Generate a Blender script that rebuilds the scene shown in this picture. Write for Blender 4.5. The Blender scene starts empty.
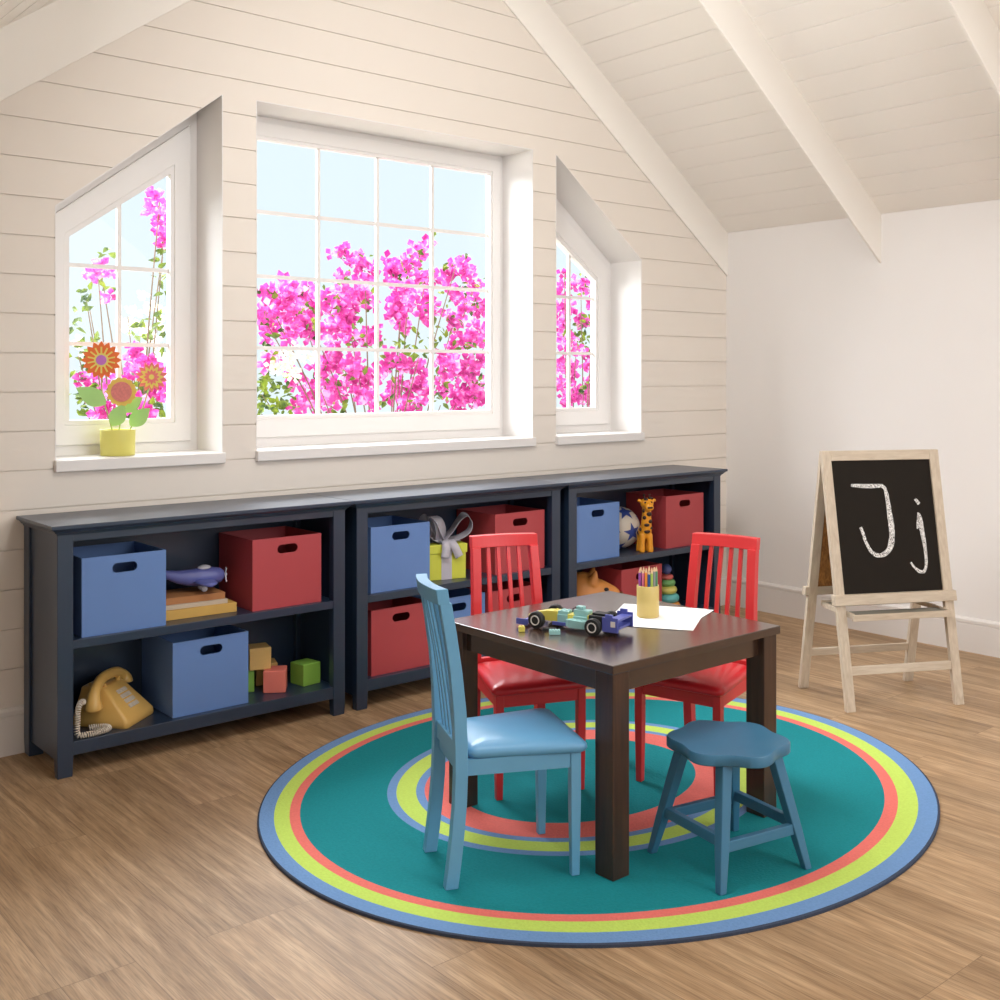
import bpy, bmesh, math, random
from mathutils import Vector, Matrix
random.seed(7)
SC = bpy.context.scene
COL = SC.collection
PI = math.pi

# ------------------------------------------------------------------ mesh helpers
class G:
    """collects shapes and links them as ONE mesh object"""
    def __init__(self):
        self.v = []; self.f = []; self.m = []; self.s = []
    def add(self, verts, faces, mat=0, smooth=False, M=None):
        o = len(self.v)
        for p in verts:
            p = Vector(p)
            if M is not None: p = M @ p
            self.v.append(tuple(p))
        for f in faces:
            self.f.append([i + o for i in f]); self.m.append(mat); self.s.append(smooth)
        return self
    def box(self, x0, x1, y0, y1, z0, z1, mat=0, M=None):
        v = [(x0,y0,z0),(x1,y0,z0),(x1,y1,z0),(x0,y1,z0),(x0,y0,z1),(x1,y0,z1),(x1,y1,z1),(x0,y1,z1)]
        f = [(0,3,2,1),(4,5,6,7),(0,1,5,4),(1,2,6,5),(2,3,7,6),(3,0,4,7)]
        return self.add(v, f, mat, False, M)
    def loft(self, loops, mat=0, smooth=True, cap=(True, True), closed=True, M=None):
        n = len(loops[0]); v = [p for l in loops for p in l]; f = []
        for k in range(len(loops) - 1):
            for i in range(n if closed else n - 1):
                j = (i + 1) % n
                f.append((k*n+i, k*n+j, (k+1)*n+j, (k+1)*n+i))
        if closed:
            if cap[0]: f.append(tuple(reversed(range(n))))
            if cap[1]: f.append(tuple((len(loops)-1)*n + i for i in range(n)))
        return self.add(v, f, mat, smooth, M)
    def tube(self, path, r, n=8, mat=0, smooth=True, M=None, squash=1.0, up=None):
        path = [Vector(p) for p in path]; k = len(path)
        rr = r if isinstance(r, (list, tuple)) else [r]*k
        loops = []; ref = Vector(up) if up else Vector((0.13, 0.21, 0.97))
        for i, p in enumerate(path):
            t = (path[min(i+1,k-1)] - path[max(i-1,0)]).normalized()
            if abs(t.dot(ref)) > 0.98: ref = Vector((1, 0.1, 0.05))
            a = (ref - t*t.dot(ref)).normalized(); b = t.cross(a)
            if not up: ref = a
            loops.append([tuple(p + a*(math.cos(2*PI*j/n)*rr[i]*squash) + b*(math.sin(2*PI*j/n)*rr[i])) for j in range(n)])
        return self.loft(loops, mat, smooth, M=M)
    def lathe(self, prof, n=24, mat=0, smooth=True, M=None, cap=(True, True)):
        loops = [[(r*math.cos(2*PI*j/n), r*math.sin(2*PI*j/n), z) for j in range(n)] for r, z in prof]
        return self.loft(loops, mat, smooth, cap, M=M)
    def prism(self, poly, z0, z1, mat=0, smooth=False, M=None):
        return self.loft([[(x,y,z0) for x,y in poly], [(x,y,z1) for x,y in poly]], mat, smooth, M=M)
    def sphere(self, c, r, n=16, mat=0, M=None):
        rx, ry, rz = (r, r, r) if not isinstance(r, (tuple, list)) else r
        loops = []
        for k in range(1, n):
            a = PI*k/n - PI/2
            loops.append([(c[0]+rx*math.cos(a)*math.cos(2*PI*j/(2*n)), c[1]+ry*math.cos(a)*math.sin(2*PI*j/(2*n)), c[2]+rz*math.sin(a)) for j in range(2*n)])
        self.loft(loops, mat, True, (False, False), M=M)
        m = 2*n
        o = len(self.v)
        T = M if M is not None else Matrix.Identity(4)
        self.v.append(tuple(T @ Vector((c[0], c[1], c[2]-rz)))); self.v.append(tuple(T @ Vector((c[0], c[1], c[2]+rz))))
        b = o - m*(n-1); t = o - m
        for j in range(m):
            self.f.append([o, b+(j+1)%m, b+j]); self.m.append(mat); self.s.append(True)
            self.f.append([o+1, t+j, t+(j+1)%m]); self.m.append(mat); self.s.append(True)
        return self
    def build(self, name, mats, parent=None, bevel=None, label=None, fix=True):
        me = bpy.data.meshes.new(name)
        me.from_pydata(self.v, [], self.f)
        if not isinstance(mats, (list, tuple)): mats = [mats]
        for m in mats: me.materials.append(m)
        me.polygons.foreach_set('material_index', self.m)
        me.polygons.foreach_set('use_smooth', self.s)
        if fix:
            bm = bmesh.new(); bm.from_mesh(me); bmesh.ops.recalc_face_normals(bm, faces=bm.faces); bm.to_mesh(me); bm.free()
        me.update()
        o = bpy.data.objects.new(name, me); COL.objects.link(o)
        if parent is not None: o.parent = parent
        if bevel:
            b = o.modifiers.new('bevel', 'BEVEL'); b.width = bevel; b.segments = 2; b.limit_method = 'ANGLE'; b.angle_limit = math.radians(35)
        if label: o['label'] = label
        return o

def rrect(x0, x1, y0, y1, r, z, n=5):
    out = []
    for cx, cy, a0 in ((x1-r,y1-r,0),(x0+r,y1-r,PI/2),(x0+r,y0+r,PI),(x1-r,y0+r,1.5*PI)):
        for k in range(n+1):
            a = a0 + PI/2*k/n
            out.append((cx+r*math.cos(a), cy+r*math.sin(a), z))
    return out
def smooth_path(pts, n=6):
    P = [Vector(p) for p in pts]; out = []
    for i in range(len(P)-1):
        a, b, c, d = P[max(i-1,0)], P[i], P[i+1], P[min(i+2,len(P)-1)]
        for k in range(n):
            t = k/n
            out.append(0.5*((2*b)+(c-a)*t+(2*a-5*b+4*c-d)*t*t+(3*b-a-3*c+d)*t**3))
    out.append(P[-1]); return out
def T(x=0, y=0, z=0): return Matrix.Translation((x, y, z))
def RX(a): return Matrix.Rotation(a, 4, 'X')
def RY(a): return Matrix.Rotation(a, 4, 'Y')
def RZ(a): return Matrix.Rotation(a, 4, 'Z')
def thing(name, label, cat, loc=(0,0,0), rz=0.0, group=None):
    o = bpy.data.objects.new(name, None); COL.objects.link(o)
    o.location = loc; o.rotation_euler = (0, 0, rz); o.empty_display_size = 0.05
    o['label'] = label; o['category'] = cat
    if group: o['group'] = group
    return o
def tag(o, label, cat, group=None, loc=None, rz=None):
    o['label'] = label; o['category'] = cat
    if group: o['group'] = group
    if loc: o.location = loc
    if rz is not None: o.rotation_euler = (0, 0, rz)
    return o
def struct(o):
    o['kind'] = 'structure'; return o
def copy_tree(o, parent=None):
    kids = [k for k in COL.objects if k.parent == o]
    c = o.copy(); COL.objects.link(c); c.parent = parent
    for k in kids: copy_tree(k, c)
    return c
def dup(o, loc, rz, label, group=None):
    c = copy_tree(o); c.location = loc; c.rotation_euler = (0, 0, rz); c['label'] = label
    if group: c['group'] = group
    return c

# ------------------------------------------------------------------ materials
def lin(c):
    return tuple((x/255/12.92) if x/255 <= .04045 else ((x/255+.055)/1.055)**2.4 for x in c) + (1.0,)
def newmat(name):
    m = bpy.data.materials.new(name); m.use_nodes = True
    nt = m.node_tree; nt.nodes.clear()
    out = nt.nodes.new('ShaderNodeOutputMaterial'); b = nt.nodes.new('ShaderNodeBsdfPrincipled')
    nt.links.new(b.outputs[0], out.inputs[0])
    return m, nt, b, out
def nd(nt, t, **k):
    n = nt.nodes.new(t)
    for a, v in k.items(): setattr(n, a, v)
    return n
def PM(name, rgb, rough=.5, var=.06, scale=30., bump=0., coat=0., spec=.5, stretch=(1,1,1), metal=0.):
    """principled surface with a procedural noise variation of its own colour"""
    m, nt, b, out = newmat(name); L = nt.links.new
    tc = nd(nt, 'ShaderNodeTexCoord'); mp = nd(nt, 'ShaderNodeMapping'); mp.inputs['Scale'].default_value = stretch
    L(tc.outputs['Object'], mp.inputs[0])
    no = nd(nt, 'ShaderNodeTexNoise'); no.inputs['Scale'].default_value = scale; no.inputs['Detail'].default_value = 4
    L(mp.outputs[0], no.inputs['Vector'])
    mx = nd(nt, 'ShaderNodeMix', data_type='RGBA'); c = lin(rgb)
    mx.inputs[6].default_value = tuple(x*(1-var) for x in c[:3])+(1,); mx.inputs[7].default_value = tuple(min(1, x*(1+var)) for x in c[:3])+(1,)
    L(no.outputs['Fac'], mx.inputs[0]); L(mx.outputs[2], b.inputs['Base Color'])
    b.inputs['Roughness'].default_value = rough; b.inputs['Specular IOR Level'].default_value = spec
    b.inputs['Metallic'].default_value = metal
    if coat: b.inputs['Coat Weight'].default_value = coat; b.inputs['Coat Roughness'].default_value = .12
    if bump:
        bp = nd(nt, 'ShaderNodeBump'); bp.inputs['Strength'].default_value = bump; bp.inputs['Distance'].default_value = .004
        L(no.outputs['Fac'], bp.inputs['Height']); L(bp.outputs[0], b.inputs['Normal'])
    return m
def wood(name, ca, cb, rough=.5, axis=(1,1,8), scale=14., coat=0., bump=.1, spec=.5):
    """grain stretched along the axis with the small number"""
    m, nt, b, out = newmat(name); L = nt.links.new
    tc = nd(nt, 'ShaderNodeTexCoord'); mp = nd(nt, 'ShaderNodeMapping'); mp.inputs['Scale'].default_value = axis
    L(tc.outputs['Object'], mp.inputs[0])
    no = nd(nt, 'ShaderNodeTexNoise'); no.inputs['Scale'].default_value = scale; no.inputs['Detail'].default_value = 6; no.inputs['Distortion'].default_value = .6
    L(mp.outputs[0], no.inputs['Vector'])
    cr = nd(nt, 'ShaderNodeValToRGB'); cr.color_ramp.elements[0].position = .3; cr.color_ramp.elements[1].position = .7
    cr.color_ramp.elements[0].color = lin(ca); cr.color_ramp.elements[1].color = lin(cb)
    L(no.outputs['Fac'], cr.inputs[0]); L(cr.outputs[0], b.inputs['Base Color'])
    b.inputs['Roughness'].default_value = rough; b.inputs['Specular IOR Level'].default_value = spec
    if coat: b.inputs['Coat Weight'].default_value = coat; b.inputs['Coat Roughness'].default_value = .24
    bp = nd(nt, 'ShaderNodeBump'); bp.inputs['Strength'].default_value = bump; bp.inputs['Distance'].default_value = .002
    L(no.outputs['Fac'], bp.inputs['Height']); L(bp.outputs[0], b.inputs['Normal'])
    return m
def floor_material():
    m, nt, b, out = newmat('oak_floorboards'); L = nt.links.new
    tc = nd(nt, 'ShaderNodeTexCoord'); sp = nd(nt, 'ShaderNodeSeparateXYZ'); L(tc.outputs['Object'], sp.inputs[0])
    cb = nd(nt, 'ShaderNodeCombineXYZ'); L(sp.outputs['Y'], cb.inputs['X']); L(sp.outputs['X'], cb.inputs['Y'])
    br = nd(nt, 'ShaderNodeTexBrick'); br.offset = .37; br.offset_frequency = 3
    for k, v in (('Scale',1),('Mortar Size',.0012),('Mortar Smooth',.3),('Bias',0),('Brick Width',1.22),('Row Height',.165)): br.inputs[k].default_value = v
    br.inputs['Color1'].default_value = (0,0,0,1); br.inputs['Color2'].default_value = (1,1,1,1); br.inputs['Mortar'].default_value = (.2,.2,.2,1)
    L(cb.outputs[0], br.inputs['Vector'])
    # each board shifts the grain
    sh = nd(nt, 'ShaderNodeVectorMath', operation='SCALE'); sh.inputs['Scale'].default_value = 7.3
    L(br.outputs['Color'], sh.inputs[0])
    ad = nd(nt, 'ShaderNodeVectorMath', operation='ADD'); L(cb.outputs[0], ad.inputs[0]); L(sh.outputs[0], ad.inputs[1])
    mp = nd(nt, 'ShaderNodeMapping'); mp.inputs['Scale'].default_value = (1.0, 26, 1); L(ad.outputs[0], mp.inputs[0])
    n1 = nd(nt, 'ShaderNodeTexNoise'); n1.inputs['Scale'].default_value = 2.2; n1.inputs['Detail'].default_value = 7; n1.inputs['Distortion'].default_value = .25; n1.inputs['Roughness'].default_value = .62
    L(mp.outputs[0], n1.inputs['Vector'])
    mp2 = nd(nt, 'ShaderNodeMapping'); mp2.inputs['Scale'].default_value = (.9, 7, 1); L(ad.outputs[0], mp2.inputs[0])
    n2 = nd(nt, 'ShaderNodeTexNoise'); n2.inputs['Scale'].default_value = 1.1; n2.inputs['Detail'].default_value = 2; n2.inputs['Distortion'].default_value = .4
    L(mp2.outputs[0], n2.inputs['Vector'])
    mul = nd(nt, 'ShaderNodeMath', operation='MULTIPLY'); mul.inputs[1].default_value = 9; L(n2.outputs['Fac'], mul.inputs[0])
    fr = nd(nt, 'ShaderNodeMath', operation='PINGPONG'); fr.inputs[1].default_value = 1; L(mul.outputs[0], fr.inputs[0])
    mx = nd(nt, 'ShaderNodeMath', operation='MULTIPLY_ADD'); mx.inputs[1].default_value = .18; L(fr.outputs[0], mx.inputs[0])
    n1s = nd(nt, 'ShaderNodeMath', operation='MULTIPLY'); n1s.inputs[1].default_value = .82; L(n1.outputs['Fac'], n1s.inputs[0]); L(n1s.outputs[0], mx.inputs[2])
    mp3 = nd(nt, 'ShaderNodeMapping'); mp3.inputs['Scale'].default_value = (7, 150, 1); L(ad.outputs[0], mp3.inputs[0])
    n3 = nd(nt, 'ShaderNodeTexNoise'); n3.inputs['Scale'].default_value = 2.0; n3.inputs['Detail'].default_value = 3; L(mp3.outputs[0], n3.inputs['Vector'])
    cr = nd(nt, 'ShaderNodeValToRGB'); e = cr.color_ramp.elements
    e[0].position = .30; e[0].color = lin((146,115,83)); e[1].position = .70; e[1].color = lin((196,164,128))
    el = e.new(.5); el.color = lin((173,141,106))
    L(mx.outputs[0], cr.inputs[0])
    # fine pores
    pr = nd(nt, 'ShaderNodeMapRange'); pr.inputs['From Min'].default_value = .36; pr.inputs['From Max'].default_value = .56; pr.inputs['To Min'].default_value = .72; pr.inputs['To Max'].default_value = 1.0
    L(n3.outputs['Fac'], pr.inputs[0])
    m1 = nd(nt, 'ShaderNodeMix', data_type='RGBA', blend_type='MULTIPLY'); m1.inputs[0].default_value = 1; L(cr.outputs[0], m1.inputs[6])
    L(pr.outputs[0], m1.inputs[7])
    # board to board tone
    tr = nd(nt, 'ShaderNodeMapRange'); tr.inputs['To Min'].default_value = .84; tr.inputs['To Max'].default_value = 1.08; L(br.outputs['Color'], tr.inputs[0])
    m2 = nd(nt, 'ShaderNodeMix', data_type='RGBA', blend_type='MULTIPLY'); m2.inputs[0].default_value = 1; L(m1.outputs[2], m2.inputs[6]); L(tr.outputs[0], m2.inputs[7])
    m3 = nd(nt, 'ShaderNodeMix', data_type='RGBA'); m3.inputs[7].default_value = lin((110,84,60)); L(m2.outputs[2], m3.inputs[6])
    ms = nd(nt, 'ShaderNodeMath', operation='MULTIPLY'); ms.inputs[1].default_value = .55; L(br.outputs['Fac'], ms.inputs[0]); L(ms.outputs[0], m3.inputs[0])
    L(m3.outputs[2], b.inputs['Base Color']); b.inputs['Roughness'].default_value = .48; b.inputs['Specular IOR Level'].default_value = .35
    bp = nd(nt, 'ShaderNodeBump'); bp.inputs['Strength'].default_value = .12; bp.inputs['Distance'].default_value = .002; L(n1.outputs['Fac'], bp.inputs['Height']); L(bp.outputs[0], b.inputs['Normal'])
    return m
def glass_material():
    m = bpy.data.materials.new('clear_window_glass'); m.use_nodes = True; nt = m.node_tree; nt.nodes.clear(); L = nt.links.new
    out = nd(nt, 'ShaderNodeOutputMaterial'); mx = nd(nt, 'ShaderNodeMixShader'); tr = nd(nt, 'ShaderNodeBsdfTransparent'); gl = nd(nt, 'ShaderNodeBsdfGlossy')
    tr.inputs[0].default_value = (.975,.99,.995,1); gl.inputs['Roughness'].default_value = .01
    fr = nd(nt, 'ShaderNodeFresnel'); fr.inputs['IOR'].default_value = 1.3
    no = nd(nt, 'ShaderNodeTexNoise'); no.inputs['Scale'].default_value = 1.5
    bp = nd(nt, 'ShaderNodeBump'); bp.inputs['Strength'].default_value = .02; L(no.outputs['Fac'], bp.inputs['Height']); L(bp.outputs[0], gl.inputs['Normal'])
    L(fr.outputs[0], mx.inputs[0]); L(tr.outputs[0], mx.inputs[1]); L(gl.outputs[0], mx.inputs[2]); L(mx.outputs[0], out.inputs[0])
    return m
def petal_material(name, ca, cb, trans=.35, cc=None):
    m, nt, b, out = newmat(name); L = nt.links.new
    tc = nd(nt, 'ShaderNodeTexCoord'); no = nd(nt, 'ShaderNodeTexNoise'); no.inputs['Scale'].default_value = 16; no.inputs['Detail'].default_value = 3
    L(tc.outputs['Object'], no.inputs['Vector'])
    cr = nd(nt, 'ShaderNodeValToRGB'); cr.color_ramp.elements[0].position = .35; cr.color_ramp.elements[1].position = .68
    cr.color_ramp.elements[0].color = lin(ca); cr.color_ramp.elements[1].color = lin(cb)
    if cc: e3 = cr.color_ramp.elements.new(.54); e3.color = lin(cc)
    L(no.outputs['Fac'], cr.inputs[0]); L(cr.outputs[0], b.inputs['Base Color']); b.inputs['Roughness'].default_value = .6
    tl = nd(nt, 'ShaderNodeBsdfTranslucent'); L(cr.outputs[0], tl.inputs[0])
    mx = nd(nt, 'ShaderNodeMixShader'); mx.inputs[0].default_value = trans; L(b.outputs[0], mx.inputs[1]); L(tl.outputs[0], mx.inputs[2]); L(mx.outputs[0], out.inputs[0])
    return m
def chalk_material():
    m, nt, b, out = newmat('white_chalk'); L = nt.links.new
    tc = nd(nt, 'ShaderNodeTexCoord'); no = nd(nt, 'ShaderNodeTexNoise'); no.inputs['Scale'].default_value = 260; no.inputs['Detail'].default_value = 2
    L(tc.outputs['Object'], no.inputs['Vector'])
    cr = nd(nt, 'ShaderNodeValToRGB'); cr.color_ramp.elements[0].position = .40; cr.color_ramp.elements[1].position = .52
    cr.color_ramp.elements[0].color = lin((96,92,88)); cr.color_ramp.elements[1].color = lin((240,238,236))
    L(no.outputs['Fac'], cr.inputs[0]); L(cr.outputs[0], b.inputs['Base Color']); b.inputs['Roughness'].default_value = .95
    return m

M_WALL = PM('cream_shiplap_paint', (229,220,210), .55, .02, 3)
M_RWALL = PM('warm_white_plaster', (235,231,228), .7, .015, 4)
M_CEIL = PM('cream_ceiling_boards', (243,238,231), .6, .02, 3)
M_TRIM = PM('white_gloss_trim', (230,226,223), .4, .01, 5)
M_BASE = PM('cream_baseboard_paint', (228,222,217), .5, .015, 5)
M_FLOOR = floor_material()
M_GLASS = glass_material()
M_NAVY = PM('navy_lacquer', (34,50,72), .36, .08, 9, spec=.6, coat=.2)
M_BLUE = PM('blue_bin_board', (98,132,190), .5, .05, 6)
M_RED = PM('red_bin_board', (176,66,72), .5, .06, 6)
M_CHBLUE = PM('sky_blue_chair_paint', (104,164,202), .38, .04, 12)
M_CHBLUEV = PM('sky_blue_vinyl', (100,158,198), .33, .04, 14)
M_CHRED = PM('red_chair_paint', (214,52,56), .38, .05, 12)
M_CHREDV = PM('red_vinyl', (212,42,50), .30, .05, 14)
M_STOOL = PM('teal_blue_stool_paint', (60,116,150), .42, .06, 12)
M_TABLE = wood('espresso_wood', (50,33,25), (70,47,35), .25, (3,.35,3), 9, coat=.8, bump=.04)
M_TABLEV = wood('espresso_wood_upright', (50,33,25), (74,49,36), .32, (4,4,.4), 9, coat=.15, bump=.04)
M_EASEL = wood('pale_birch', (188,170,149), (208,193,173), .55, (9,9,1.2), 9)
M_EASELX = wood('pale_birch_rail', (188,170,149), (208,193,173), .55, (1.2,9,9), 9)
M_BURL = wood('rough_brown_board', (120,76,34), (186,128,64), .7, (6,6,3), 14, bump=.4)
M_BOARD = PM('black_chalkboard', (30,24,18), .75, .12, 20, spec=.2)
M_CHALK = chalk_material()
M_GREYTRAY = PM('grey_tray_lining', (122,118,106), .6, .05, 20)

def rug_mat(n, c): return PM(n, c, .95, .13, 130, bump=.5, spec=.1)
M_RUG = [rug_mat('rug_binding', (66,74,92)), rug_mat('rug_blue', (110,146,192)), rug_mat('rug_lime', (188,214,100)), rug_mat('rug_coral', (224,116,108)), rug_mat('rug_teal', (30,130,137))]

# ------------------------------------------------------------------ the room
WY = 4.06            # window wall
RX_ = 5.155          # right wall
ZE, SL = 2.147, .72  # eaves height at the right wall, slope of the roof
XR = 2.898           # ridge
XL = -.55            # left knee wall
ZL = 2.147 - .72*(.641+.55)
def roof(x): return ZE + SL*(RX_-x) if x >= XR else ZL + SL*(x-XL)

fl = G(); fl.box(XL-.1, RX_+.15, -4.6, WY+.25, -.08, 0)
struct(fl.build('floor', M_FLOOR))

def clip(poly, axis, val, keep_greater):
    out = []
    for i in range(len(poly)):
        a, b = poly[i], poly[(i+1) % len(poly)]
        da, db = (a[axis]-val), (b[axis]-val)
        if not keep_greater: da, db = -da, -db
        if da >= 0: out.append(a)
        if (da > 0 and db < 0) or (da < 0 and db > 0):
            t = da/(da-db); out.append((a[0]+(b[0]-a[0])*t, a[1]+(b[1]-a[1])*t))
    return out
WINS = {'left': (1.351, 2.001, 1.93, 2.435), 'center': (2.146, 3.65, 2.435, 2.435), 'right': (3.803, 4.434, 2.43, 1.945)}
ZS = 1.016
cols = []
def topcol(x0, x1, zb0, zb1): cols.append([(x0,zb0),(x1,zb1),(x1,roof(x1)+.2),(x0,roof(x0)+.2)])
xs = [XL-.1]
edges = [XL-.1]
for k in ('left','center','right'):
    a, b, za, zb = WINS[k]
    cols.append([(edges[-1],-.05),(a,-.05),(a,roof(a)+.3),(edges[-1],roof(edges[-1])+.3)])
    cols.append([(a,-.05),(b,-.05),(b,ZS),(a,ZS)])
    if k == 'center':
        topcol(a, XR, za, za); topcol(XR, b, zb, zb)
    else: topcol(a, b, za, zb)
    edges.append(b)
cols.append([(edges[-1],-.05),(RX_+.1,-.05),(RX_+.1,roof(RX_+.1)+.3),(edges[-1],roof(edges[-1])+.3)])
wl = G(); PITCH = .1378; Z0 = .85 - PITCH*7; gap = .0022; gd = .007
for c_ in cols:
    n = len(c_)
    wl.loft([[(x, WY+gd, z) for x, z in c_], [(x, WY+.235, z) for x, z in c_]], 0, False)
    for k in range(40):
        z0, z1 = Z0+PITCH*k+gap, Z0+PITCH*(k+1)-gap
        p = clip(clip(c_, 1, z0, True), 1, z1, False)
        if len(p) >= 3:
            wl.loft([[(x, WY, z) for x, z in p], [(x, WY+gd+.0005, z) for x, z in p]], 0, False)
struct(wl.build('wall_back', M_WALL))

rw = G(); rw.box(RX_, RX_+.14, -4.5, WY+.2, -.05, ZE+.02)
struct(rw.build('wall_right', M_RWALL))
lw_ = G(); lw_.box(XL-.14, XL, -4.5, WY+.2, -.05, ZL+.02); struct(lw_.build('wall_left', M_RWALL))

# ceiling boards running away from the viewer, both slopes
ce = G(); th = math.atan(SL); BP = .108; WD = {1: RX_-XR, -1: XR-XL}
for side in (1, -1):
    for k in range(33):
        a = k*BP + .0021; b = min((k+1)*BP, WD[side]) - .0021
        if a >= WD[side] - .003: break
        if side == 1: xa, xb = RX_-a, RX_-b
        else: xa, xb = XL+a, XL+b
        za, zb = roof(xa), roof(xb)
        v = [(xa, y, za+dz) for y in (-4.5, WY+.2) for dz in (0, .02)] + [(xb, y, zb+dz) for y in (-4.5, WY+.2) for dz in (0, .02)]
        ce.add(v, [(0,2,6,4),(1,5,7,3),(0,4,5,1),(2,3,7,6),(0,1,3,2),(4,6,7,5)], 0)
    xe = RX_ if side == 1 else XL
    v = [(x, y, roof(x)+d) for x in (xe, XR) for y in (-4.5, WY+.2) for d in (.012, .06)]
    ce.add(v, [(0,2,6,4),(1,5,7,3),(0,4,5,1),(2,3,7,6),(0,1,3,2),(4,6,7,5)], 0)
struct(ce.build('ceiling', M_CEIL))

# rafters: thin deep boards under the boards; each pair is one trim
for i, (y0, y1) in enumerate(((4.048, 4.0605), (3.071, 3.084), (2.095, 2.108), (1.12, 1.133))):
    g = G(); H_ = .2535
    p = [(RX_+.005, roof(RX_)-H_), (XR, roof(XR)-H_), (XR, roof(XR)+.01), (RX_+.005, roof(RX_)+.01)]
    g.loft([[(x, y0, z) for x, z in p], [(x, y1, z) for x, z in p]], 0, False)
    if i == 0:
     p = [(XL-.005, roof(XL)-H_), (XR, roof(XR)-H_), (XR, roof(XR)+.01), (XL-.005, roof(XL)+.01)]
     g.loft([[(x, y0, z) for x, z in p], [(x, y1, z) for x, z in p]], 0, False)
    struct(g.build('trim_%d' % (i+1), M_CEIL, bevel=.002))

def base_profile(): return [(0,0),(.013,0),(.013,.132),(.010,.137),(.016,.140),(.016,.153),(.008,.163),(0,.165)]
g = G(); g.loft([[(x, WY-d, z) for d, z in base_profile()] for x in (XL-.1, RX_)], 0, False)
struct(g.build('baseboard_back', M_BASE))
g = G(); g.loft([[(RX_-d, y, z) for d, z in base_profile()] for y in (-4.5, WY-.001)], 0, False)
struct(g.build('baseboard_right', M_BASE))

# windows: casing, sash, glazing bars, pane, sill
def ring(g, outer, inner, y0, y1, mat=0):
    n = len(outer)
    lo = [[(x, y0, z) for x, z in outer], [(x, y0, z) for x, z in inner], [(x, y1, z) for x, z in inner], [(x, y1, z) for x, z in outer]]
    v = [p for l in lo for p in l]; f = []
    for k in range(4):
        for i in range(n):
            j = (i+1) % n; k2 = (k+1) % 4
            f.append((k*n+i, k*n+j, k2*n+j, k2*n+i))
    g.add(v, f, mat)
FY = 4.275
def window(name, op, glass, bars_x, bars_z):
    """op, glass: outlines (x,z) with the same corner order"""
    root = struct(thing(name, '', ''))
    del root['label']; del root['category']
    mid = [tuple(o + (gl-o)*.30 for o, gl in zip(a, b)) for a, b in zip(op, glass)]
    bead = [tuple(o + (gl-o)*.87 for o, gl in zip(a, b)) for a, b in zip(op, glass)]
    big = []
    cx = sum(p[0] for p in op)/len(op); cz = sum(p[1] for p in op)/len(op)
    for x, z in op: big.append((x+(.012 if x > cx else -.012), z+(.012 if z > cz else -.012)))
    g = G(); ring(g, big, mid, FY+.012, FY+.07); struct(g.build('window_frame', M_TRIM, root, bevel=.002))
    g = G(); ring(g, mid, bead, FY, FY+.05); struct(g.build('sash', M_TRIM, root, bevel=.003))
    g = G(); ring(g, bead, glass, FY+.006, FY+.045); struct(g.build('glazing_bead', M_TRIM, root))
    pane = G(); pane.add([(x, FY+.034, z) for x, z in glass], [tuple(range(len(glass)))]); struct(pane.build('glass_pane', M_GLASS, root))
    g = G(); w = .0078
    x0 = min(p[0] for p in glass); x1 = max(p[0] for p in glass); zb = min(p[1] for p in glass)
    def span_z(x):   # top of the glass at x
        t = sorted([p for p in glass if p[1] > zb+.05]); a, b = t[0], t[-1]
        return a[1] + (b[1]-a[1])*(x-a[0])/(b[0]-a[0])
    for x in bars_x:
        g.add([(x-w, y, zb) for y in (FY+.025, FY+.040)] + [(x+w, y, zb) for y in (FY+.025, FY+.040)] + [(x-w, y, span_z(x-w)) for y in (FY+.025, FY+.040)] + [(x+w, y, span_z(x+w)) for y in (FY+.025, FY+.040)],
              [(0,2,3,1),(4,5,7,6),(0,1,5,4),(2,6,7,3),(0,4,6,2),(1,3,7,5)])
    for z in bars_z: g.box(x0, x1, FY+.0255, FY+.0395, z-w, z+w)
    struct(g.build('glazing_bars', M_TRIM, root))
    xa = min(p[0] for p in op); xb = max(p[0] for p in op)
    g = G(); g.box(xa-.003, xb+.003, WY-.022, FY+.03, .976, 1.018); struct(g.build('window_sill', M_TRIM, root, bevel=.003))
    # lining of the reveal
    g = G(); n = len(op); ins = []
    for x, z in op: ins.append((x+(-.004 if x > cx else .004), z+(-.004 if z > cz else .0005)))
    ring(g, op, ins, WY-.001, FY+.02)
    struct(g.build('reveal_lining', M_TRIM, root))
    return root
def mirror(P): return [(2*XR-x, z) for x, z in P]
gl_l = [(1.478,1.150),(1.881,1.150),(1.881,2.136),(1.478,1.850)]
op_l = [(1.351,ZS),(2.001,ZS),(2.001,2.435),(1.351,1.93)]
window('window_1', op_l, gl_l, [1.679], [1.444, 1.746])
window('window_2', [(2.146,ZS),(3.65,ZS),(3.65,2.435),(2.146,2.435)], [(2.262,1.150),(3.562,1.150),(3.562,2.333),(2.262,2.333)], [2.582, 2.897, 3.215], [1.441, 1.749, 2.026])
gl_r = [(4.308,1.150),(3.915,1.150),(3.915,2.120),(4.308,1.838)]
op_r = [(4.434,ZS),(3.803,ZS),(3.803,2.43),(4.434,1.945)]
window('window_3', op_r, gl_r, [4.130], [1.442, 1.742])

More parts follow.
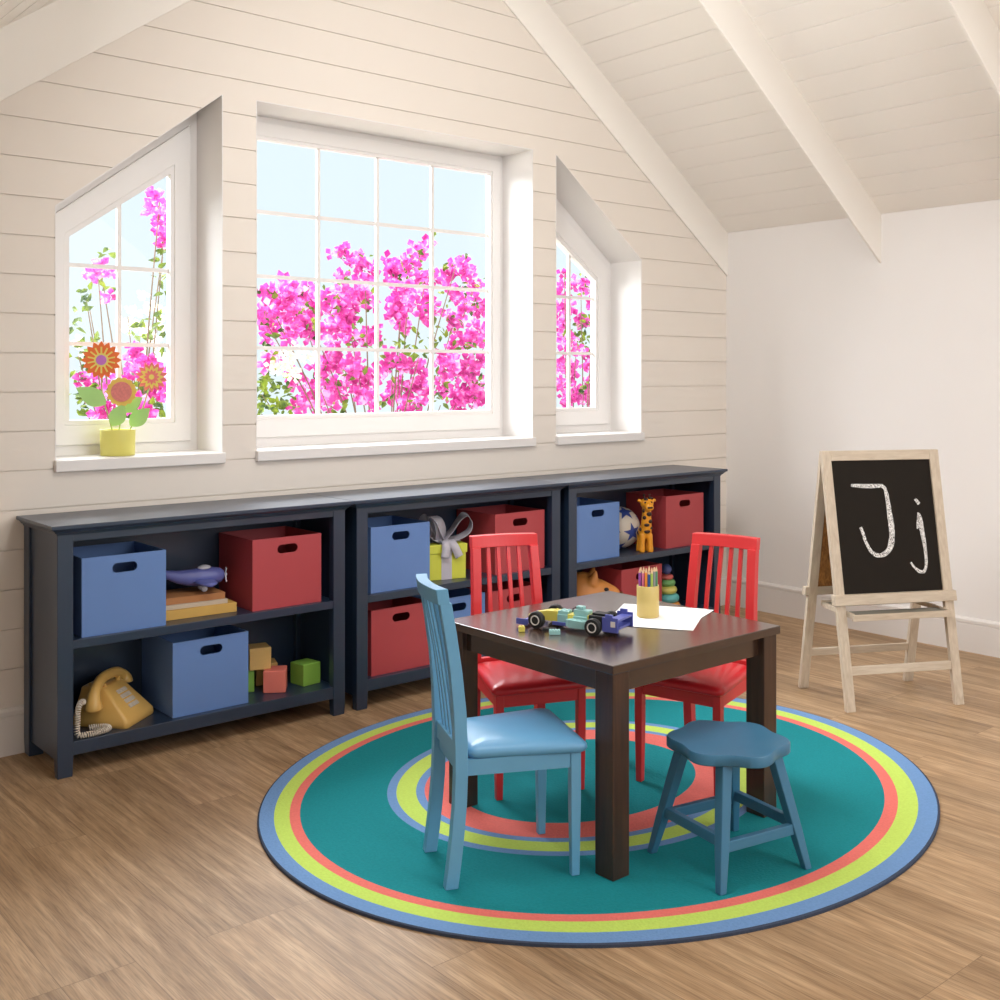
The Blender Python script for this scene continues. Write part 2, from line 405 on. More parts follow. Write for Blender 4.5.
# ------------------------------------------------------------------ bookcases
def make_bookcase(label):
    r = thing('bookcase', label, 'bookcase', (1.239, 3.85, 0), 0, 'navy bookcases under the windows')
    W_ = 1.101; pw = .052; yf = -.15; yb = .194
    def post(x0, x1, y0, y1):
        g = G(); t = .0018
        g.loft([[(x0+t,y0+t,0),(x1-t,y0+t,0),(x1-t,y1-t,0),(x0+t,y1-t,0)], [(x0,y0,.055),(x1,y0,.055),(x1,y1,.055),(x0,y1,.055)], [(x0,y0,.80),(x1,y0,.80),(x1,y1,.80),(x0,y1,.80)]], 0, False)
        return g.build('post', M_NAVY, r, bevel=.002)
    post(0, pw, yf, yf+.034); post(W_-pw, W_, yf, yf+.034)
    post(0, pw, yb-.055, yb); post(W_-pw, W_, yb-.055, yb)
    for x0, x1 in ((.008, .030), (W_-.030, W_-.008)):
        g = G(); g.box(x0, x1, yf+.03, yb-.05, .052, .805); g.build('side_panel', M_NAVY, r)
    g = G(); g.box(.02, W_-.02, yb-.034, yb-.022, .06, .80); g.build('back_panel', M_NAVY, r)
    g = G(); g.box(.028, W_-.028, yf+.004, yb-.03, .418, .4475); g.build('shelf', M_NAVY, r, bevel=.0015)
    g = G(); g.box(.028, W_-.028, yf+.004, yb-.03, .068, .1125); g.build('bottom_shelf', M_NAVY, r, bevel=.0015)
    g = G(); g.box(pw-.004, W_-pw+.004, yf+.004, yf+.026, .774, .80); g.build('top_rail', M_NAVY, r, bevel=.0015)
    g = G()
    def rect(o, z): return [(-o, yf-o, z), (W_+o, yf-o, z), (W_+o, yb, z), (-o, yb, z)]
    g.loft([rect(.002,.797), rect(.004,.803), rect(.010,.806), rect(.012,.811), rect(.019,.8175), rect(.019,.820)], 0, False)
    g.build('crown_moulding', M_NAVY, r)
    g = G(); g.loft([rect(.0245,.819), rect(.0263,.821), rect(.0263,.830), rect(.0245,.832)], 0, False); g.build('top', M_NAVY, r)
    return r
bc = make_bookcase('navy bookcase farthest left, holding a yellow telephone, books and toy blocks')
dup(bc, (2.394, 3.85, 0), 0, 'middle navy bookcase with a lime gift box on its upper shelf', 'navy bookcases under the windows')
dup(bc, (3.549, 3.85, 0), 0, 'navy bookcase in the room corner holding a star ball and giraffe toy', 'navy bookcases under the windows')
ZM, ZB = .4478, .1128

# ------------------------------------------------------------------ storage bins
def make_bin(mat, label, loc):
    w, d, h, t = .1465, .137, .264, .005
    g = G()
    g.box(-w, -w+t, -d+t, d-t, 0, h); g.box(w-t, w, -d+t, d-t, 0, h); g.box(-w, w, d-t, d, 0, h); g.box(-w+t, w-t, -d+t, d-t, 0, t)
    # front with an oblong hand hole
    hz = h-.044; N = 32; hole = []
    for k in range(N):
        a = 2*PI*(k+.5)/N; cx = .027 if math.cos(a) > 0 else -.027
        hole.append((cx+.0165*math.cos(a), hz+.0165*math.sin(a)))
    outer = []
    for x, z in hole:
        dx, dz = x, z-hz
        s = min((w/abs(dx)) if abs(dx) > 1e-6 else 1e9, ((h-hz)/dz) if dz > 0 else (hz/-dz if dz < 0 else 1e9))
        outer.append([dx*s, hz+dz*s])
    for cxz in ((w,h),(-w,h),(-w,0),(w,0)):
        i = min(range(N), key=lambda q: (outer[q][0]-cxz[0])**2+(outer[q][1]-cxz[1])**2); outer[i] = list(cxz)
    ring(g, [tuple(p) for p in outer], hole, -d, -d+t)
    o = g.build('storage_bin', mat); tag(o, label, 'storage bin', 'blue storage bins' if mat == M_BLUE else 'red storage bins', loc)
    return o
YB = 3.862
bb = make_bin(M_BLUE, 'blue bin at the left end of the upper shelf beside the books', (1.472, YB-.004, ZM))
rb = make_bin(M_RED, 'dark red bin right of the toy aeroplane on the upper shelf', (2.102, YB+.002, ZM))
dup(bb, (1.795, YB+.008, ZB), 0, 'blue bin between the yellow telephone and the toy blocks')
dup(bb, (2.626, YB+.004, ZM), 0, 'blue bin left of the lime gift box')
dup(rb, (3.276, YB+.004, ZM), 0, 'red bin on the upper shelf right of the lime gift box, behind the chair back')
dup(rb, (2.632, YB+.010, ZB), 0, 'red bin on the lower shelf behind the back of the blue chair')
dup(bb, (2.930, YB+.010, ZB), 0, 'blue bin on the lower shelf between two red bins')
dup(rb, (3.240, YB+.004, ZB), 0, 'red bin on the lower shelf seen through the slats of a red chair')
dup(bb, (3.764, YB, ZM), 0, 'blue bin left of the star ball')
dup(rb, (4.404, YB+.008, ZM), 0, 'red bin right of the giraffe toy')
dup(rb, (4.078, YB+.006, ZB), 0, 'red bin on the lower shelf beside the stacking ring toy')

# ------------------------------------------------------------------ rug
RC = (2.585, 2.537)
g = G(); N = 128
offs = [(0,0,0),(0,.0,.009),(.012,.0,.0105),(.012,0,.0105)]
bands = [0.0, .010, .052, .104, .139, .139]     # distances in from the rim
ax, ay = 1.125, .987
IC = (2.543, 2.604)      # the inner rings sit a little off the centre
def ell(d, z):
    k = min(d, .14)/.14*.018; c, a, b = ((RC[0]-.763*k, RC[1]+.646*k), ax-d, ay-d) if d < .3 else (IC, .653-(d-.458), .558-(d-.458))
    return [(c[0]+a*math.cos(2*PI*j/N), c[1]+b*math.sin(2*PI*j/N), z) for j in range(N)]
g.add(ell(0,0)+ell(0,.0075), [(j,(j+1)%N,N+(j+1)%N,N+j) for j in range(N)], 0, True)
steps = [(0,.0075,0),(.004,.0095,0),(.006,.0095,1),(.055,.0095,2),(.107,.0095,3),(.142,.0095,4),(.458,.0095,1),(.487,.0095,2),(.549,.0095,1),(.576,.0095,3),(.682,.0095,4)]
for k in range(len(steps)-1):
    d0, z0, m0 = steps[k]; d1, z1, _ = steps[k+1]
    g.add(ell(d0,z0)+ell(d1,z1), [(j,(j+1)%N,N+(j+1)%N,N+j) for j in range(N)], steps[k][2], True)
g.add(ell(.682,.0095), [tuple(range(N))], 4, True)
g.add(ell(0,0), [tuple(range(N))], 0)
rug = g.build('area_rug', M_RUG, fix=False)
tag(rug, 'oval teal rug ringed with blue, lime and coral bands on the oak floor', 'rug')
RZT = .0097

# ------------------------------------------------------------------ table
t = thing('play_table', 'square espresso brown wooden play table standing on the teal rug', 'table', (2.432, 2.352, RZT))
hx, hy, TH = .360, .356, .5620
g = G(); g.box(-hx, hx, -hy, hy, TH-.024, TH); g.build('tabletop', M_TABLE, t, bevel=.002)
for sx in (-1, 1):
    for sy in (-1, 1):
        g = G(); x1, y1 = sx*(hx-.008), sy*(hy-.008); x0, y0 = x1-sx*.062, y1-sy*.066
        g.box(min(x0,x1), max(x0,x1), min(y0,y1), max(y0,y1), 0, TH-.024); g.build('leg', M_TABLEV, t, bevel=.0025)
for s in (-1, 1):
    g = G(); g.box(-hx+.07, hx-.07, s*(hy-.040)-.011, s*(hy-.040)+.011, TH-.083, TH-.024); g.build('apron', M_TABLE, t)
    g = G(); g.box(s*(hx-.038)-.011, s*(hx-.038)+.011, -hy+.074, hy-.074, TH-.083, TH-.024); g.build('apron', M_TABLE, t)

# ------------------------------------------------------------------ chairs
def chair(label, mat, vinyl, loc, rz, group):
    r = thing('slat_back_chair', label, 'chair', loc, rz, group)
    w, bw = .150, .132
    def hb(z): return bw if z < .3 else bw - .014*(z-.3)/.45
    def sect(x0, x1, y, z, d): return [(x0, y-d/2, z), (x1, y-d/2, z), (x1, y+d/2, z), (x0, y+d/2, z)]
    for s in (-1, 1):
        g = G(); x0, x1 = sorted((s*w, s*(w-.026)))
        g.loft([[(x0+.003,.003,0),(x1-.003,.003,0),(x1-.003,.025,0),(x0+.003,.025,0)], [(x0,0,.2),(x1,0,.2),(x1,.028,.2),(x0,.028,.2)], [(x0,0,.325),(x1,0,.325),(x1,.028,.325),(x0,.028,.325)]], 0, False)
        g.build('leg', mat, r, bevel=.002)
    prof = [(.345,0),(.337,.06),(.329,.13),(.322,.21),(.319,.29),(.319,.36),(.322,.45),(.331,.55),(.345,.65),(.358,.728)]
    for s in (-1, 1):
        g = G(); g.loft([sect(*sorted((s*hb(z), s*(hb(z)-.030))), y, z, .034 if z < .5 else .032) for y, z in prof], 0, False)
        g.build('back_post', mat, r, bevel=.002)
    def bow(x): return .020*(1-(x/bw)**2)
    g = G(); NX = 14
    def bent(xa, xb, y0, z0, y1, z1, th, bk=1):
        lo = []
        for k in range(NX+1):
            x = xa+(xb-xa)*k/NX; b = bow(x)*bk
            lo.append([(x, y0-th/2+b, z0), (x, y0+th/2+b, z0), (x, y1+th/2+b, z1), (x, y1-th/2+b, z1)])
        return lo
    g.loft(bent(-.119, .119, .358, .725, .364, .765, .032), 0, False); g.build('top_rail', mat, r, bevel=.002)
    g = G(); g.loft(bent(-bw+.03, bw-.03, .319, .315, .319, .362, .020, 0), 0, False); g.build('lower_rail', mat, r, bevel=.0015)
    for k in range(4):
        x = -.0555 + .037*k; b = bow(x)
        sp = [(.316,.355),(.323,.46),(.332,.56),(.346,.66),(.357,.730)]
        g = G(); g.loft([sect(x*(1.08-.1*(z-.35)/.4)-.0065, x*(1.08-.1*(z-.35)/.4)+.0065, y+b*max(0,min(1,(z-.36)/.38)), z, .012) for y, z in sp], 0, False); g.build('slat', mat, r, bevel=.001)
    zt, zb = .326, .285
    g = G(); g.box(-w+.027, w-.027, .004, .022, zb, zt); g.build('seat_rail', mat, r)
    g = G(); g.box(-bw+.028, bw-.028, .305, .322, zb, zt); g.build('seat_rail', mat, r)
    for s in (-1, 1):
        g = G(); xa, xb = s*(w-.004), s*(bw-.004)
        g.add([(xa,.027,zb),(xa-s*.018,.027,zb),(xb-s*.018,.303,zb),(xb,.303,zb),(xa,.027,zt),(xa-s*.018,.027,zt),(xb-s*.018,.303,zt),(xb,.303,zt)],
              [(0,1,2,3),(7,6,5,4),(0,4,5,1),(1,5,6,2),(2,6,7,3),(3,7,4,0)]); g.build('seat_rail', mat, r)
    # cushion
    g = G(); lo = []
    for ins, z in ((.006,.325),(.001,.328),(-.003,.336),(-.002,.344),(.004,.351),(.016,.3565),(.036,.361),(.065,.3635),(.105,.365)):
        W1, W2, y0, y1 = w+.014-ins, bw-.032+.026-ins, -.016+ins, .298-ins
        rr = max(.016, .026-ins*.2); pts = rrect(-1, 1, 0, 1, .10, 0, 6)
        lp = []
        for px, py, _ in rrect(-W1, W1, y0, y1, rr, z, 6):
            q = (py-y0)/(y1-y0); lp.append((px*(1-q) + px*(W2/W1)*q, py, z))
        lo.append(lp)
    g.loft(lo, 0, True); g.build('seat_cushion', vinyl, r)
    return r
chair('sky blue slat back chair with a padded blue vinyl seat left of the table', M_CHBLUE, M_CHBLUEV, (2.104, 2.222, RZT), math.atan2(.917, .399), 'children chairs round the table')
cr1 = chair('red slat back chair behind the table in front of the middle bookcase', M_CHRED, M_CHREDV, (2.340, 2.562, RZT), math.atan2(-.365, .931), 'children chairs round the table')
dup(cr1, (2.688, 2.314, RZT), math.atan2(-.972, .235), 'red slat back chair right of the table, nearest the easel', 'children chairs round the table')

# ------------------------------------------------------------------ stool
s_ = thing('scalloped_stool', 'teal blue wooden stool with a scalloped seat at the near right table corner', 'stool', (2.413, 1.895, RZT), math.radians(-10.5))
SH = .331
g = G(); N = 96
def scal(sc, z):
    out = []
    for k in range(N):
        a = 2*PI*k/N; aw = a - math.radians(10.5)      # world angle
        rr = .154 + .0105*math.cos(6*(aw-math.radians(-51+2)))
        out.append((rr*sc*math.cos(a), rr*sc*math.sin(a), z))
    return out
g.loft([scal(.975,SH-.030), scal(1,SH-.027), scal(1,SH-.004), scal(.985,SH), scal(.8,SH-.002), scal(.5,SH-.004), scal(.15,SH-.005)], 0, True)
so = g.build('seat', M_STOOL, s_)
em = so.modifiers.new('edges', 'EDGE_SPLIT'); em.split_angle = math.radians(50)
def leg_at(sx, sy, z):   # centre of a leg at height z
    q = z/(SH-.03); return sx*(.148-.062*q), sy*(.142-.060*q)
for sx in (-1, 1):
    for sy in (-1, 1):
        g = G(); lo = []
        for z, hw in ((0,.0105),(.10,.014),(.2,.0155),(SH-.028,.016)):
            cx, cy = leg_at(sx, sy, z)
            lo.append([(cx-hw,cy-hw,z),(cx+hw,cy-hw,z),(cx+hw,cy+hw,z),(cx-hw,cy+hw,z)])
        g.loft(lo, 0, False); g.build('leg', M_STOOL, s_, bevel=.003)
for sx, sy, ex, ey, z in ((-1,-1,1,-1,.105),(-1,1,1,1,.105),(-1,-1,-1,1,.118),(1,-1,1,1,.118)):
    a = leg_at(sx, sy, z); b = leg_at(ex, ey, z); g = G()
    if sy == ey: g.box(a[0], b[0], a[1]-.009, a[1]+.009, z-.014, z+.014)
    else: g.box(a[0]-.009, a[0]+.009, a[1], b[1], z-.014, z+.014)
    g.build('stretcher', M_STOOL, s_, bevel=.002)

# ------------------------------------------------------------------ easel
ez = thing('chalkboard_easel', 'pale wooden A frame easel with a black chalkboard by the right wall', 'easel', (4.065, 2.324, 0), math.radians(-27.7))
EH = 1.012; K = .198
def FP(x, z, off=0): return (x*(1+.055*z) if x > 0 else x, K*z+off, z)          # on the front leaning plane
def RP(x, z, off=0): return (x*(1+.055*z) if x > 0 else x-.014*(1-z/EH), .357-(.357-.2)*z/EH*1.0+off, z)
def slab(P, x0, x1, z0, z1, o0, o1, name, mat, parent, bev=.002):
    g = G()
    v = [P(x, z, o) for x in (x0, x1) for z in (z0, z1) for o in (o0, o1)]
    g.add(v, [(0,2,3,1),(4,5,7,6),(0,1,5,4),(2,6,7,3),(0,4,6,2),(1,3,7,5)])
    return g.build(name, mat, parent, bevel=bev)
lw = .040
for s in (-1, 1):
    x0, x1 = sorted((s*.247, s*(.247-lw)))
    if s == 1: x0, x1 = x0+.026, x1+.026
    slab(FP, x0, x1, 0, EH, 0, .020, 'leg', M_EASEL, ez)
    slab(RP, x0, x1, 0, EH-.004, 0, .020, 'leg', M_EASEL, ez)
slab(FP, -.207, .233, .972, EH, .001, .019, 'top_rail', M_EASELX, ez)
slab(RP, -.207, .233, .968, EH-.006, .001, .019, 'top_rail', M_EASELX, ez)
slab(FP, -.258, .281, .404, .444, -.012, .019, 'ledge', M_EASELX, ez)
slab(RP, -.262, .281, .404, .440, .001, .030, 'ledge', M_EASELX, ez)
bd = slab(FP, -.209, .235, .44, .974, .008, .016, 'chalkboard', M_BOARD, ez, None)
slab(RP, -.209, .235, .435, .970, .004, .012, 'back_board', M_BURL, ez, None)
slab(FP, -.207, .233, .136, .168, .002, .016, 'rung', M_EASELX, ez)
slab(RP, -.207, .233, .139, .171, .002, .016, 'rung', M_EASELX, ez)
tr_ = G()
tr_.box(-.205, .231, .024, .038, .350, .374); tr_.box(-.205, .231, .270, .284, .362, .384)
tr_.box(-.205, -.192, .038, .270, .358, .378); tr_.box(.218, .231, .038, .270, .358, .378)
tray = tr_.build('tray_frame', M_EASELX, ez, bevel=.0015)
g = G(); g.box(-.192, .218, .038, .115, .365, .3705); g.box(-.192, .218, .205, .270, .372, .377)
g.build('tray_lining', M_GREYTRAY, tray)
def stroke(g, pts, wid, n=5):
    P = smooth_path([(a, b, 0) for a, b in pts], n); W_ = len(P)
    fac = []
    for i, p in enumerate(P):
        t_ = (P[min(i+1,W_-1)]-P[max(i-1,0)]).normalized(); nn = Vector((-t_.y, t_.x, 0))
        q = i/(W_-1)*(len(wid)-1); a = int(min(q, len(wid)-2)); ww = wid[a]+(wid[a+1]-wid[a])*(q-a)
        ww *= .5*random.uniform(.88, 1.12)
        l, r_ = p+nn*ww, p-nn*ww
        fac.append([FP(l.x, l.y, .0068), FP(r_.x, r_.y, .0068), FP(r_.x, r_.y, .0082), FP(l.x, l.y, .0082)])
    g.loft(fac, 0, False)
g = G()
stroke(g, [(-.126,.872),(-.10,.870),(-.072,.868),(-.045,.867),(-.018,.867),(.012,.868)], [.010,.016,.018,.016,.014])
stroke(g, [(.008,.869),(.023,.858),(.029,.835),(.032,.794),(.034,.746),(.036,.698),(.033,.660),(.021,.622),(-.002,.598),(-.035,.590),(-.065,.606),(-.085,.644),(-.094,.678),(-.102,.704)], [.014,.015,.019,.024,.024,.018,.015,.014,.012])
g.build('chalk_capital_j', M_CHALK, bd, fix=True)
g = G()
stroke(g, [(.152,.811),(.160,.801),(.168,.790)], [.009,.014,.012], 3)
stroke(g, [(.160,.756),(.164,.735),(.167,.700),(.170,.665),(.173,.630),(.174,.588),(.171,.546),(.160,.522),(.146,.519),(.131,.526),(.114,.543),(.104,.558)], [.008,.022,.018,.015,.013,.012,.014,.011,.008])
stroke(g, [(.160,.744),(.155,.712),(.149,.690)], [.012,.014,.006], 4)
g.build('chalk_small_j', M_CHALK, bd, fix=True)

# ------------------------------------------------------------------ books and toy aeroplane
M_BOOKY = PM('mustard_book_cloth', (206,164,84), .6, .06, 30); M_BOOKW = PM('pale_book_cover', (196,180,160), .6, .05, 30)
M_BOOKB = PM('tan_book_cloth', (176,118,70), .6, .06, 30); M_PAGE = PM('book_pages', (226,214,190), .8, .06, 80, stretch=(1,1,8))
def book(mat, w, d, h, label, loc, rz):
    r = thing('book', label, 'book', loc, rz, 'books stacked under the toy aeroplane')
    g = G(); c = .0025
    g.box(-w/2, w/2, -d/2, -d/2+c, 0, h); g.box(-w/2, w/2, -d/2+c, d/2, 0, c); g.box(-w/2, w/2, -d/2+c, d/2, h-c, h)
    g.build('cover', mat, r, bevel=.001)
    g = G(); g.box(-w/2+.003, w/2-.003, -d/2+c, d/2-.004, c, h-c); g.build('pages', M_PAGE, r)
book(M_BOOKY, .270, .185, .034, 'mustard yellow hardback book lowest in the stack beside the blue bin', (1.783, 3.868, ZM), math.radians(-3))
book(M_BOOKW, .240, .170, .016, 'thin pale book in the middle of the stack of three', (1.768, 3.872, ZM+.0342), math.radians(-4))
book(M_BOOKB, .235, .165, .024, 'tan brown book on top of the stack under the toy aeroplane', (1.765, 3.878, ZM+.0504), math.radians(-5))
BT = ZM+.0746
M_PLANE = PM('periwinkle_toy_paint', (98,104,170), .35, .06, 20); M_PLANEL = PM('pale_toy_paint', (196,196,206), .4, .04, 20); M_DARK = PM('black_rubber', (28,27,28), .6, .1, 40)
ap = thing('toy_aeroplane', 'periwinkle blue toy aeroplane with a propeller standing on the stacked books', 'toy aeroplane', (1.785, 3.862, BT), math.radians(-10))
g = G(); lo = []
for x, r, z in ((-.150,.006,.094),(-.130,.010,.086),(-.10,.016,.072),(-.06,.024,.060),(-.02,.030,.054),(.03,.034,.053),(.07,.033,.054),(.100,.027,.055),(.112,.016,.055),(.116,.006,.055)):
    lo.append([(x, r*.85*math.cos(2*PI*j/18), z + r*math.sin(2*PI*j/18)) for j in range(18)])
g.loft(lo); g.build('fuselage', M_PLANE, ap)
for s in (-1, 1):
    g = G(); lo = []
    for q in range(9):
        y = .018 + .095*q/8; c_ = .040*math.sqrt(max(.03, 1-(q/8.3)**2.6)); lo.append([(.035+c_*math.cos(2*PI*j/14), s*y, .040+.0075*math.sin(2*PI*j/14)) for j in range(14)])
    g.loft(lo); g.build('wing', M_PLANE, ap)
g = G(); pts = [(-.148,.090),(-.118,.076),(-.140,.128),(-.158,.126)]
g.loft([[(x,-.004,z) for x,z in pts], [(x,.004,z) for x,z in pts]], 0, False); g.build('tail_fin', M_PLANE, ap, bevel=.003)
g = G(); g.loft([[(-.128+c_*.022*math.cos(2*PI*j/12), y, .086+.004*math.sin(2*PI*j/12)) for j in range(12)] for y, c_ in ((-.052,.3),(-.045,.8),(0,1),(.045,.8),(.052,.3))]); g.build('tail_plane', M_PLANE, ap)
g = G(); g.sphere((.040,0,.086), (.026,.015,.011), 8); g.build('canopy', M_PLANEL, ap)
g = G(); g.sphere((.120,0,.055), .007, 6)
for k in range(3): g.box(.117, .121, -.004, .004, 0, .030, M=T(0,0,.055) @ RX(2*PI*k/3+.5))
g.build('propeller', M_PLANEL, ap)
for s in (-1, 1):
    g = G(); g.lathe([(.004,-.004),(.011,-.004),(.012,0),(.011,.004),(.004,.004)], 16, M=T(.035,s*.022,.0125) @ RX(PI/2)); w_ = g.build('wheel', M_PLANEL, ap)
    g = G(); g.tube([(.035,s*.022,.012),(.035,s*.018,.034)], .003, 6); g.build('wheel_strut', M_PLANE, w_)

# ------------------------------------------------------------------ telephone
M_PHONE = PM('mustard_phone_plastic', (214,172,96), .32, .03, 10); M_KEY = PM('grey_phone_keys', (200,190,180), .5, .05, 40); M_CORD = PM('ivory_phone_cord', (226,214,198), .5, .04, 60)
ph = thing('telephone', 'mustard yellow push button desk telephone with coiled cord on the lower shelf', 'telephone', (1.552, 3.776, ZB), math.radians(38.9))
g = G()
g.loft([rrect(-.094,.094,.003,.207,.012,0), rrect(-.097,.097,0,.210,.014,.006), rrect(-.096,.096,.002,.209,.014,.026), rrect(-.092,.092,.012,.207,.014,.036), rrect(-.064,.064,.098,.196,.012,.122), rrect(-.060,.060,.104,.192,.012,.127), rrect(-.05,.05,.115,.18,.010,.128)], 0, True)
o = g.build('phone_body', M_PHONE, ph); em = o.modifiers.new('edges', 'EDGE_SPLIT'); em.split_angle = math.radians(60)
sa = math.atan2(.086, .086)                          # slope of the keypad face
for rI in range(4):
    for cI in range(3):
        g = G(); q = .24 + .175*rI
        y = .012+.086*q; z = .036+.086*q
        g.box(-.0085, .0085, -.0075, .0075, -.002, .0045, M=T(.004+(cI-1)*.020, y, z) @ RX(sa))
        g.build('key', M_KEY, ph, bevel=.001)
for s in (-1, 1):
    for ya in (.108, .158):
        g = G(); g.box(s*.046-.007, s*.046+.007, ya, ya+.014, .124, .138); g.build('cradle_prong', M_PHONE, ph, bevel=.003)
g = G()
pth = smooth_path([(-.112,.116,.066),(-.113,.116,.084),(-.105,.118,.112),(-.075,.124,.138),(-.03,.128,.154),(.035,.128,.154),(.070,.128,.146),(.094,.126,.130),(.102,.124,.116),(.102,.124,.104)], 4)
rr = []
for i in range(len(pth)):
    q = i/(len(pth)-1); e = min(q, 1-q)
    rr.append(.031 if e < .06 else (.031-(.031-.0185)*min(1,(e-.06)/.22)))
rr[0] = .026; rr[-1] = .026
g.tube(pth, rr, 16, up=(0,1,0)); hs = g.build('handset', M_PHONE, ph)
# coiled cord (in the phone's own space)
Rm = RZ(math.radians(38.9)); inv = (T(1.552,3.776,ZB) @ Rm).inverted()
wp = [(1.352,3.772,.218),(1.335,3.757,.222),(1.320,3.742,.204),(1.315,3.732,.165),(1.312,3.728,.138),(1.318,3.724,.1245),(1.345,3.715,.1245),(1.385,3.717,.1245),(1.415,3.728,.1245),(1.424,3.748,.1245),(1.408,3.770,.1245),(1.372,3.785,.1245)]
cp = smooth_path([inv @ Vector(p) for p in wp], 30)
L_ = [0]
for i in range(1, len(cp)): L_.append(L_[-1]+(cp[i]-cp[i-1]).length)
def at_len(s):
    for i in range(1, len(cp)):
        if L_[i] >= s: 
            q = (s-L_[i-1])/max(1e-9, L_[i]-L_[i-1]); return cp[i-1].lerp(cp[i], q), (cp[i]-cp[i-1]).normalized()
    return cp[-1], (cp[-1]-cp[-2]).normalized()
turns = int(L_[-1]/.0074); coil = []; ref = Vector((.3,.2,.93)); 
for k in range(turns*9):
    p, t_ = at_len(L_[-1]*k/(turns*9-1)); a = (ref-t_*t_.dot(ref)).normalized(); ref = a if abs(t_.dot(ref)) < .95 else ref; b = t_.cross(a); an = 2*PI*k/9
    coil.append(p + a*math.cos(an)*.0086 + b*math.sin(an)*.0086)
g = G(); g.tube(coil, .0021, 5); g.build('coiled_cord', M_CORD, ph)

# ------------------------------------------------------------------ toy blocks
M_BLKY = PM('honey_block', (216,178,108), .5, .08, 25, stretch=(1,1,6)); M_BLKG = PM('leaf_green_block', (128,176,70), .5, .05, 25); M_BLKR = PM('salmon_block', (226,122,108), .5, .05, 25)
def block(mat, label, loc, rz):
    g = G(); h = .042; g.box(-h, h, -h, h, 0, 2*h); o = g.build('toy_block', mat, bevel=.003); tag(o, label, 'toy block', 'wooden toy blocks', loc, math.radians(rz)); return o
block(M_BLKR, 'salmon pink toy block standing in front of the other blocks', (2.098, 3.815, ZB), -34)
block(M_BLKG, 'whole bright green toy block standing alone at the right end', (2.238, 3.828, ZB), 8)
block(M_BLKG, 'green toy block half hidden by the blue bin, under a yellow block', (1.995, 3.895, ZB), -15)
block(M_BLKY, 'honey yellow toy block mostly hidden behind the salmon one', (2.120, 3.935, ZB), -20)
block(M_BLKY, 'honey yellow toy block stacked on top of the others', (2.052, 3.868, ZB+.0842), -14)

# ------------------------------------------------------------------ gift box
M_LIME = PM('lime_gift_paper', (206,208,70), .5, .05, 20); M_RIB = PM('lilac_grey_ribbon', (188,184,194), .38, .05, 40)
gb = thing('gift_box', 'lime green gift box with a big lilac grey ribbon bow on the middle bookcase', 'gift box', (2.922, 3.868, ZM), math.radians(-14))
g = G(); g.box(-.091, .091, -.091, .091, 0, .118); g.build('box', M_LIME, gb, bevel=.002)
g = G(); g.box(-.096, .096, -.096, .096, .112, .150); g.build('lid', M_LIME, gb, bevel=.002)
g = G(); g.box(-.024, .024, -.0975, .0975, .1125, .1515); g.box(-.024, .024, -.0925, -.090, 0, .114); g.box(-.024, .024, .090, .0925, 0, .114); g.box(-.0975, .0975, -.024, .024, .1125, .1515); g.build('ribbon_band', M_RIB, gb)
def ribbon(g, path, w, th=.0016, up=(0,1,0)):
    path = smooth_path(path, 6); lo = []; U = Vector(up).normalized()
    for i, p in enumerate(path):
        t_ = (path[min(i+1,len(path)-1)]-path[max(i-1,0)]).normalized(); side = (U - t_*t_.dot(U)).normalized(); nn = t_.cross(side)
        lo.append([tuple(p+side*w/2+nn*th/2), tuple(p-side*w/2+nn*th/2), tuple(p-side*w/2-nn*th/2), tuple(p+side*w/2-nn*th/2)])
    g.loft(lo, 0, True)
for s in (-1, 1):
    q_ = .62 if s < 0 else 1
    g = G(); ribbon(g, [(s*.002,-.04,.160),(s*.040*q_,-.045,.200),(s*.078*q_,-.045,.248),(s*.112*q_,-.04,.266),(s*.140*q_,-.035,.242),(s*.128*q_,-.04,.198),(s*.078*q_,-.04,.170),(s*.002,-.038,.158)], .062, up=(.25*s,1,.2)); o = g.build('bow_loop', M_RIB, gb)
    em = o.modifiers.new('edges', 'EDGE_SPLIT'); em.split_angle = math.radians(60)
g = G(); ribbon(g, [(-.004,-.03,.158),(-.014,-.06,.215),(-.030,-.055,.256),(-.045,-.02,.264),(-.040,.01,.22),(-.004,0,.157)], .050, up=(1,.2,0)); g.build('bow_loop', M_RIB, gb)
for s, xo in ((-1, -.012), (1, .012)):
    g = G(); ribbon(g, [(xo*.3,-.04,.160),(xo+.006,-.085,.166),(xo+s*.006+.010,-.108,.146),(xo+s*.022+.018,-.112,.096)], .036, up=(1,-.1,.1)); g.build('ribbon_tail', M_RIB, gb)
g = G(); g.sphere((0,-.032,.160), (.018,.022,.014), 8); g.build('bow_knot', M_RIB, gb)

